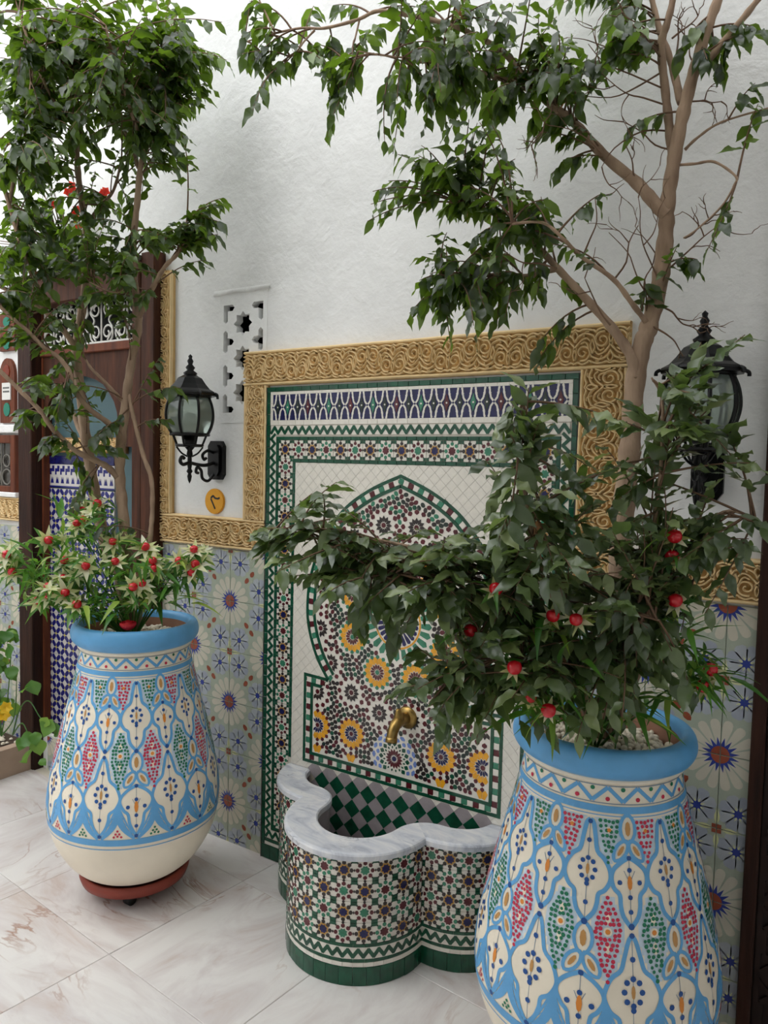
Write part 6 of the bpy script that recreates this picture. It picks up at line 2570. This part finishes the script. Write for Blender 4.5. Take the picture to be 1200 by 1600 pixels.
def berry_plant(base, heads, label, seed, nfill, fill, d, bs=1.0):
    g = random.Random(seed)
    t = empty('berry_plant', base)
    tag(t, label, 'plant', 'artificial berry plants')
    B = Vector(base)
    stems = MB()
    lv = []
    for u, v, dd in heads:
        p = at(u, v, dd)
        mid_ = (p + B) / 2 + Vector((0, 0, 0.05))
        P = [B * (1 - q) ** 2 + mid_ * 2 * q * (1 - q) + p * q * q for q in [i / 7 for i in range(8)]]
        stems.tube([q - B for q in P], [0.003 - 0.0015 * i / 7 for i in range(8)], 5)
        to = ((CAM - p).normalized() + Vector((g.uniform(-.5, .5), g.uniform(-.5, .5), g.uniform(0.0, .9)))).normalized()
        x = to.orthogonal().normalized()
        y = to.cross(x)
        an = g.uniform(0, 6)
        x2 = x * cos(an) + y * sin(an)
        y2 = to.cross(x2)
        s_ = g.uniform(0.044, 0.058) * bs
        pp = p - to * 0.012 - B
        M = Matrix(((x2.x * s_, y2.x * s_, to.x * s_, pp.x), (x2.y * s_, y2.y * s_, to.y * s_, pp.y), (x2.z * s_, y2.z * s_, to.z * s_, pp.z), (0, 0, 0, 1)))
        br = link('bract_star', BR, t, M)
        rb = g.uniform(0.0135, 0.0155)
        bo = link('berry', BE, t, Matrix.Translation(p - B) @ Matrix.Diagonal((rb, rb, rb, 1)))
        if bs == 1.0:
            for q in range(1):
                p2 = p - (CAM - p).normalized() * 0.03 + Vector((g.uniform(-.05, .05), g.uniform(-.05, .05), g.uniform(-.05, .03)))
                s2 = s_ * g.uniform(0.6, 0.85)
                t2 = (to + Vector((g.uniform(-.7, .7), g.uniform(-.7, .7), g.uniform(-.2, .7)))).normalized()
                x3 = t2.orthogonal().normalized()
                y3 = t2.cross(x3)
                p3 = p2 - B
                link('bract_star', BR, t, Matrix(((x3.x * s2, y3.x * s2, t2.x * s2, p3.x), (x3.y * s2, y3.y * s2, t2.y * s2, p3.y), (x3.z * s2, y3.z * s2, t2.z * s2, p3.z), (0, 0, 0, 1))))
        for q in range(9):
            f = P[g.randrange(3, 8)]
            dr = Vector((g.uniform(-1, 1), g.uniform(-1, 1), g.uniform(-0.5, 0.7)))
            lv.append((f, dr, g.uniform(0.06, 0.10)))
    for q in range(nfill):
        u, v, su, sv = fill[g.randrange(len(fill))]
        p = at(u + g.gauss(0, su), v + g.gauss(0, sv), d + g.gauss(0, 0.07))
        dr = (p - B).normalized() * 0.6 + Vector((g.uniform(-1, 1), g.uniform(-1, 1), g.uniform(-0.8, 0.5)))
        lv.append((p, dr, g.uniform(0.06, 0.11)))
    stems.build('stems', BLADE, t, True)
    rest = MB()
    for i, (p, dr, L) in enumerate(lv):
        M = frame(p - B, dr, Vector((g.uniform(-.4, .4), g.uniform(-.4, .4), 1)), L)
        me = BL[i % 3]
        if i < 150:
            link('leaf_blade', me, t, M)
        else:
            rest.add([M @ v.co for v in me.vertices], [tuple(f.vertices) for f in me.polygons])
    if rest.v:
        tag(rest.build('blades', BLADE, t, True), kind='stuff')
    return t


q = 2.5
HL = [(152, 786, q + .1), (128, 797, q + .1), (130, 812, q + .05), (120, 817, q + .05), (76, 844, q), (176, 846, q + .05), (180, 877, q), (134, 884, q - .05), (100, 875, q), (10, 866, q), (19, 893, q),
      (227, 854, q + .03), (239, 876, q), (241, 888, q), (280, 876, q), (303, 858, q), (305, 881, q), (299, 894, q), (208, 917, q - .06), (222, 911, q - .04), (99, 903, q), (75, 916, q - .03), (76, 929, q - .03), (102, 926, q - .04), (120, 944, q - .06), (60, 938, q)]
berry_plant((POTL.x + 0.02, POTL.y - 0.03, 0.88), HL, 'artificial plant with red berries and cream star bracts in the left painted pot', 21, 330,
            [(130, 880, 40, 35), (180, 910, 40, 25), (110, 920, 28, 16), (245, 905, 28, 20), (70, 900, 22, 14), (150, 830, 28, 26), (215, 940, 30, 14), (150, 945, 24, 12), (40, 880, 16, 10)], q + .03)
q = 1.72
HR = [(1110, 1046, q - .10), (1098, 1072, q - .10), (804, 1043, q - .2), (857, 1110, q - .2), (828, 1088, q - .18), (900, 968, q - .2), (1055, 938, q - .18), (1054, 838, q - .2), (1050, 868, q - .18), (775, 920, q - .2), (864, 962, q - .18), (735, 985, q - .14)]
berry_plant((POTR.x + 0.0, POTR.y - 0.05, 0.85), HR, 'artificial plant with red berries among the leaves of the right painted pot', 33, 170,
            [(880, 1090, 50, 25), (850, 1060, 40, 25), (1080, 1050, 22, 14), (960, 1100, 40, 20), (820, 980, 36, 25), (1060, 1000, 18, 26)], q - .08, 0.62)


# ================================================================ SMALL THINGS
# red artificial rose on the pebbles
rose = empty('rose_bloom', at(200, 978, 2.46))
tag(rose, 'red artificial rose head lying on the pebbles of the left pot', 'flower')
pm = MB()
vs = []
for i in range(5):
    for k in range(5):
        a_ = (k - 2) * 0.42
        t = i / 4
        r_ = 0.35 + 0.55 * sin(t * 1.9)
        vs.append((r_ * sin(a_), -r_ * cos(a_), t - 0.1 * (k - 2) ** 2 * t * 0.4))
pm.add(vs, [(i * 5 + k, i * 5 + k + 1, (i + 1) * 5 + k + 1, (i + 1) * 5 + k) for i in range(4) for k in range(4)])
pme = pm.mesh('petal', ROSE, True)
for lay, (n_, s_) in enumerate(((3, 0.013), (4, 0.019), (5, 0.025), (6, 0.030))):
    for k in range(n_):
        link('petal', pme, rose, Matrix.Translation((0, 0, -0.012)) @ Matrix.Rotation(2 * pi * k / n_ + lay, 4, 'Z') @ Matrix.Diagonal((s_, s_, 0.030 - 0.002 * lay, 1)))

# planter bed at the far left
pl = empty('planter_bed', (-1.8, -0.5, 0))
tag(pl, 'low tan planter box with white stones at the far left', 'planter')
TAN = mat('tan_stone_curb', (176, 152, 132), 0.75, 0.1, 10)
op = (1.8, 0.5, 0)
for i in range(3):
    m = MB()
    y1 = -0.012 - i * 0.40
    m.box(-1.31, -1.262, y1 - 0.395, y1, 0.0, 0.135)
    part('curb_stone', m, TAN, pl, off=op)
m = MB()
m.box(-2.6, -1.31, -1.25, -1.20, 0.0, 0.135)
part('curb_stone', m, TAN, pl, off=op)
m = MB()
m.box(-2.6, -1.31, -1.20, -0.012, 0.0, 0.105)
part('soil', m, SOIL, pl, off=op)
m = MB()
for i in range(520):
    x, y = U(-2.3, -1.325), U(-1.1, -0.03)
    s_ = U(0.008, 0.018)
    P = [Vector((x, y, 0.107 + s_ * .3)) + Vector((s_ * cos(k * 1.047) * U(.8, 1.1), s_ * sin(k * 1.047) * U(.8, 1.1), 0)) for k in range(6)]
    T2 = [Vector((x, y, 0.107 + s_ * .9)) + Vector((s_ * .55 * cos(k * 1.047), s_ * .55 * sin(k * 1.047), 0)) for k in range(6)]
    m.add(P + T2, [(6, 7, 8, 9, 10, 11)] + [(k, (k + 1) % 6, (k + 1) % 6 + 6, k + 6) for k in range(6)])
tag(part('white_stones', m, PEB, pl, off=op), kind='stuff')

HEART = leaf_mesh('leaf', VINE, 0.25, 0.05, 0.2, 1.75, 1)


def vine(name, label, base, stems_, leaves_, L, flowers=()):
    t = empty(name, base)
    tag(t, label, 'plant')
    B = Vector(base)
    g = random.Random(len(label))
    for st in stems_:
        m = MB()
        P = spline([B] + [Vector(at(*p)) for p in st], 5)
        m.tube([p - B for p in P], [0.0035 - 0.0018 * i / (len(P) - 1) for i in range(len(P))], 5)
        m.build('stem', VINE, t, True)
    for u, v, dd, s_ in leaves_:
        p = at(u, v, dd)
        dr = Vector((g.uniform(-.7, .7), g.uniform(-.7, .2), -0.7 + g.uniform(-.2, .5)))
        nr = (CAM - p).normalized() + Vector((g.uniform(-.4, .4), g.uniform(-.4, .4), g.uniform(.1, .9)))
        link('leaf', HEART, t, frame(p - B - dr.normalized() * L * s_ * .4, dr, nr, L * s_))
    for u, v, dd in flowers:
        p = at(u, v, dd)
        to = (CAM - p).normalized()
        m = MB()
        for k in range(6):
            an = 2 * pi * k / 6
            x = to.orthogonal().normalized()
            y = to.cross(x)
            dr = x * cos(an) + y * sin(an) + to * 0.5
            M = frame(p - B, dr, to, 0.030)
            b0 = HEART
            m.add([M @ vv.co for vv in b0.vertices], [tuple(f.vertices) for f in b0.polygons])
        m.build('flower', YELFL, t, True)
    return t


g_ = random.Random(9)
lvs = [(g_.uniform(-60, 28), g_.uniform(985, 1110), g_.uniform(3.2, 3.45), g_.uniform(0.7, 1.2)) for _ in range(80)]
vine('leafy_bush', 'leafy green bush with yellow flowers in the tan planter', at(2, 1150, 3.33), [[(0, 1080, 3.3), (-4, 1000, 3.3)], [(12, 1090, 3.3), (18, 1010, 3.28)], [(-15, 1060, 3.3), (-20, 1000, 3.3)], [(22, 1120, 3.28), (26, 1060, 3.25)]],
     lvs, 0.060, [(9, 1106, 3.2), (6, 1117, 3.22), (-8, 1112, 3.25)])
vine('trailing_vine', 'vine trailing over the tan planter edge toward the left painted pot', at(20, 1148, 3.25), [[(30, 1110, 3.15), (45, 1095, 3.1), (62, 1120, 3.06), (75, 1135, 3.03)], [(35, 1130, 3.1), (48, 1160, 3.05)]],
     [(40, 1075, 3.1, .9), (52, 1073, 3.1, 1.0), (75, 1135, 3.03, 1.05), (88, 1140, 3.03, .9), (45, 1155, 3.05, 1.0), (55, 1152, 3.05, .8), (42, 1178, 3.05, 1.25), (60, 1165, 3.05, 1.0), (35, 1160, 3.05, .8), (70, 1128, 3.03, .7), (66, 1190, 3.03, .5)], 0.072)

# red-flowered climber on top of the alcove lintel
cl = empty('flowering_climber', (-1.0, -0.03, 2.335))
tag(cl, 'shrub with scarlet flowers growing above the alcove lintel', 'plant')
B = Vector((-1.0, -0.03, 2.335))
g_ = random.Random(14)
tw = MB()
rest = MB()
lm = leaf_mesh('leaf', LEAF, 0.2, 0.05, 0.2, 1.2, 0)
for k in range(34):
    e = Vector((-1.0 + g_.gauss(0, 0.17), -0.10 + g_.uniform(-0.10, 0.06), 2.34 + abs(g_.gauss(0.16, 0.12))))
    tw.tube([Vector((0, 0, 0)), (e - B) * 0.5 + Vector((0, 0, 0.05)), e - B], [0.004, 0.003, 0.0015], 5)
    for j in range(7):
        p = B.lerp(e, g_.uniform(0.35, 1.05))
        dr = Vector((g_.uniform(-1, 1), g_.uniform(-1, .1), g_.uniform(-.9, .4)))
        if p.y > -0.05:
            p.y = -0.05
        link('leaf', lm, cl, frame(p - B, dr, Vector((g_.uniform(-.4, .4), -0.4, 1)), g_.uniform(0.05, 0.075)))
tw.build('stems', TWIG, cl, True)
for u, v in ((112, 290), (106, 300), (114, 297), (161, 302), (158, 308), (165, 299), (82, 320), (120, 328), (117, 335), (121, 352)):
    p = at(u, v, 3.2)
    m = MB()
    to = (CAM - p).normalized()
    x = to.orthogonal().normalized()
    y = to.cross(x)
    for k in range(5):
        an = 2 * pi * k / 5 + u
        M = frame(p - B, x * cos(an) + y * sin(an) + to * 0.6, to, 0.021)
        m.add([M @ vv.co for vv in HEART.vertices], [tuple(f.vertices) for f in HEART.polygons])
    m.build('flower', REDFL, cl, True)
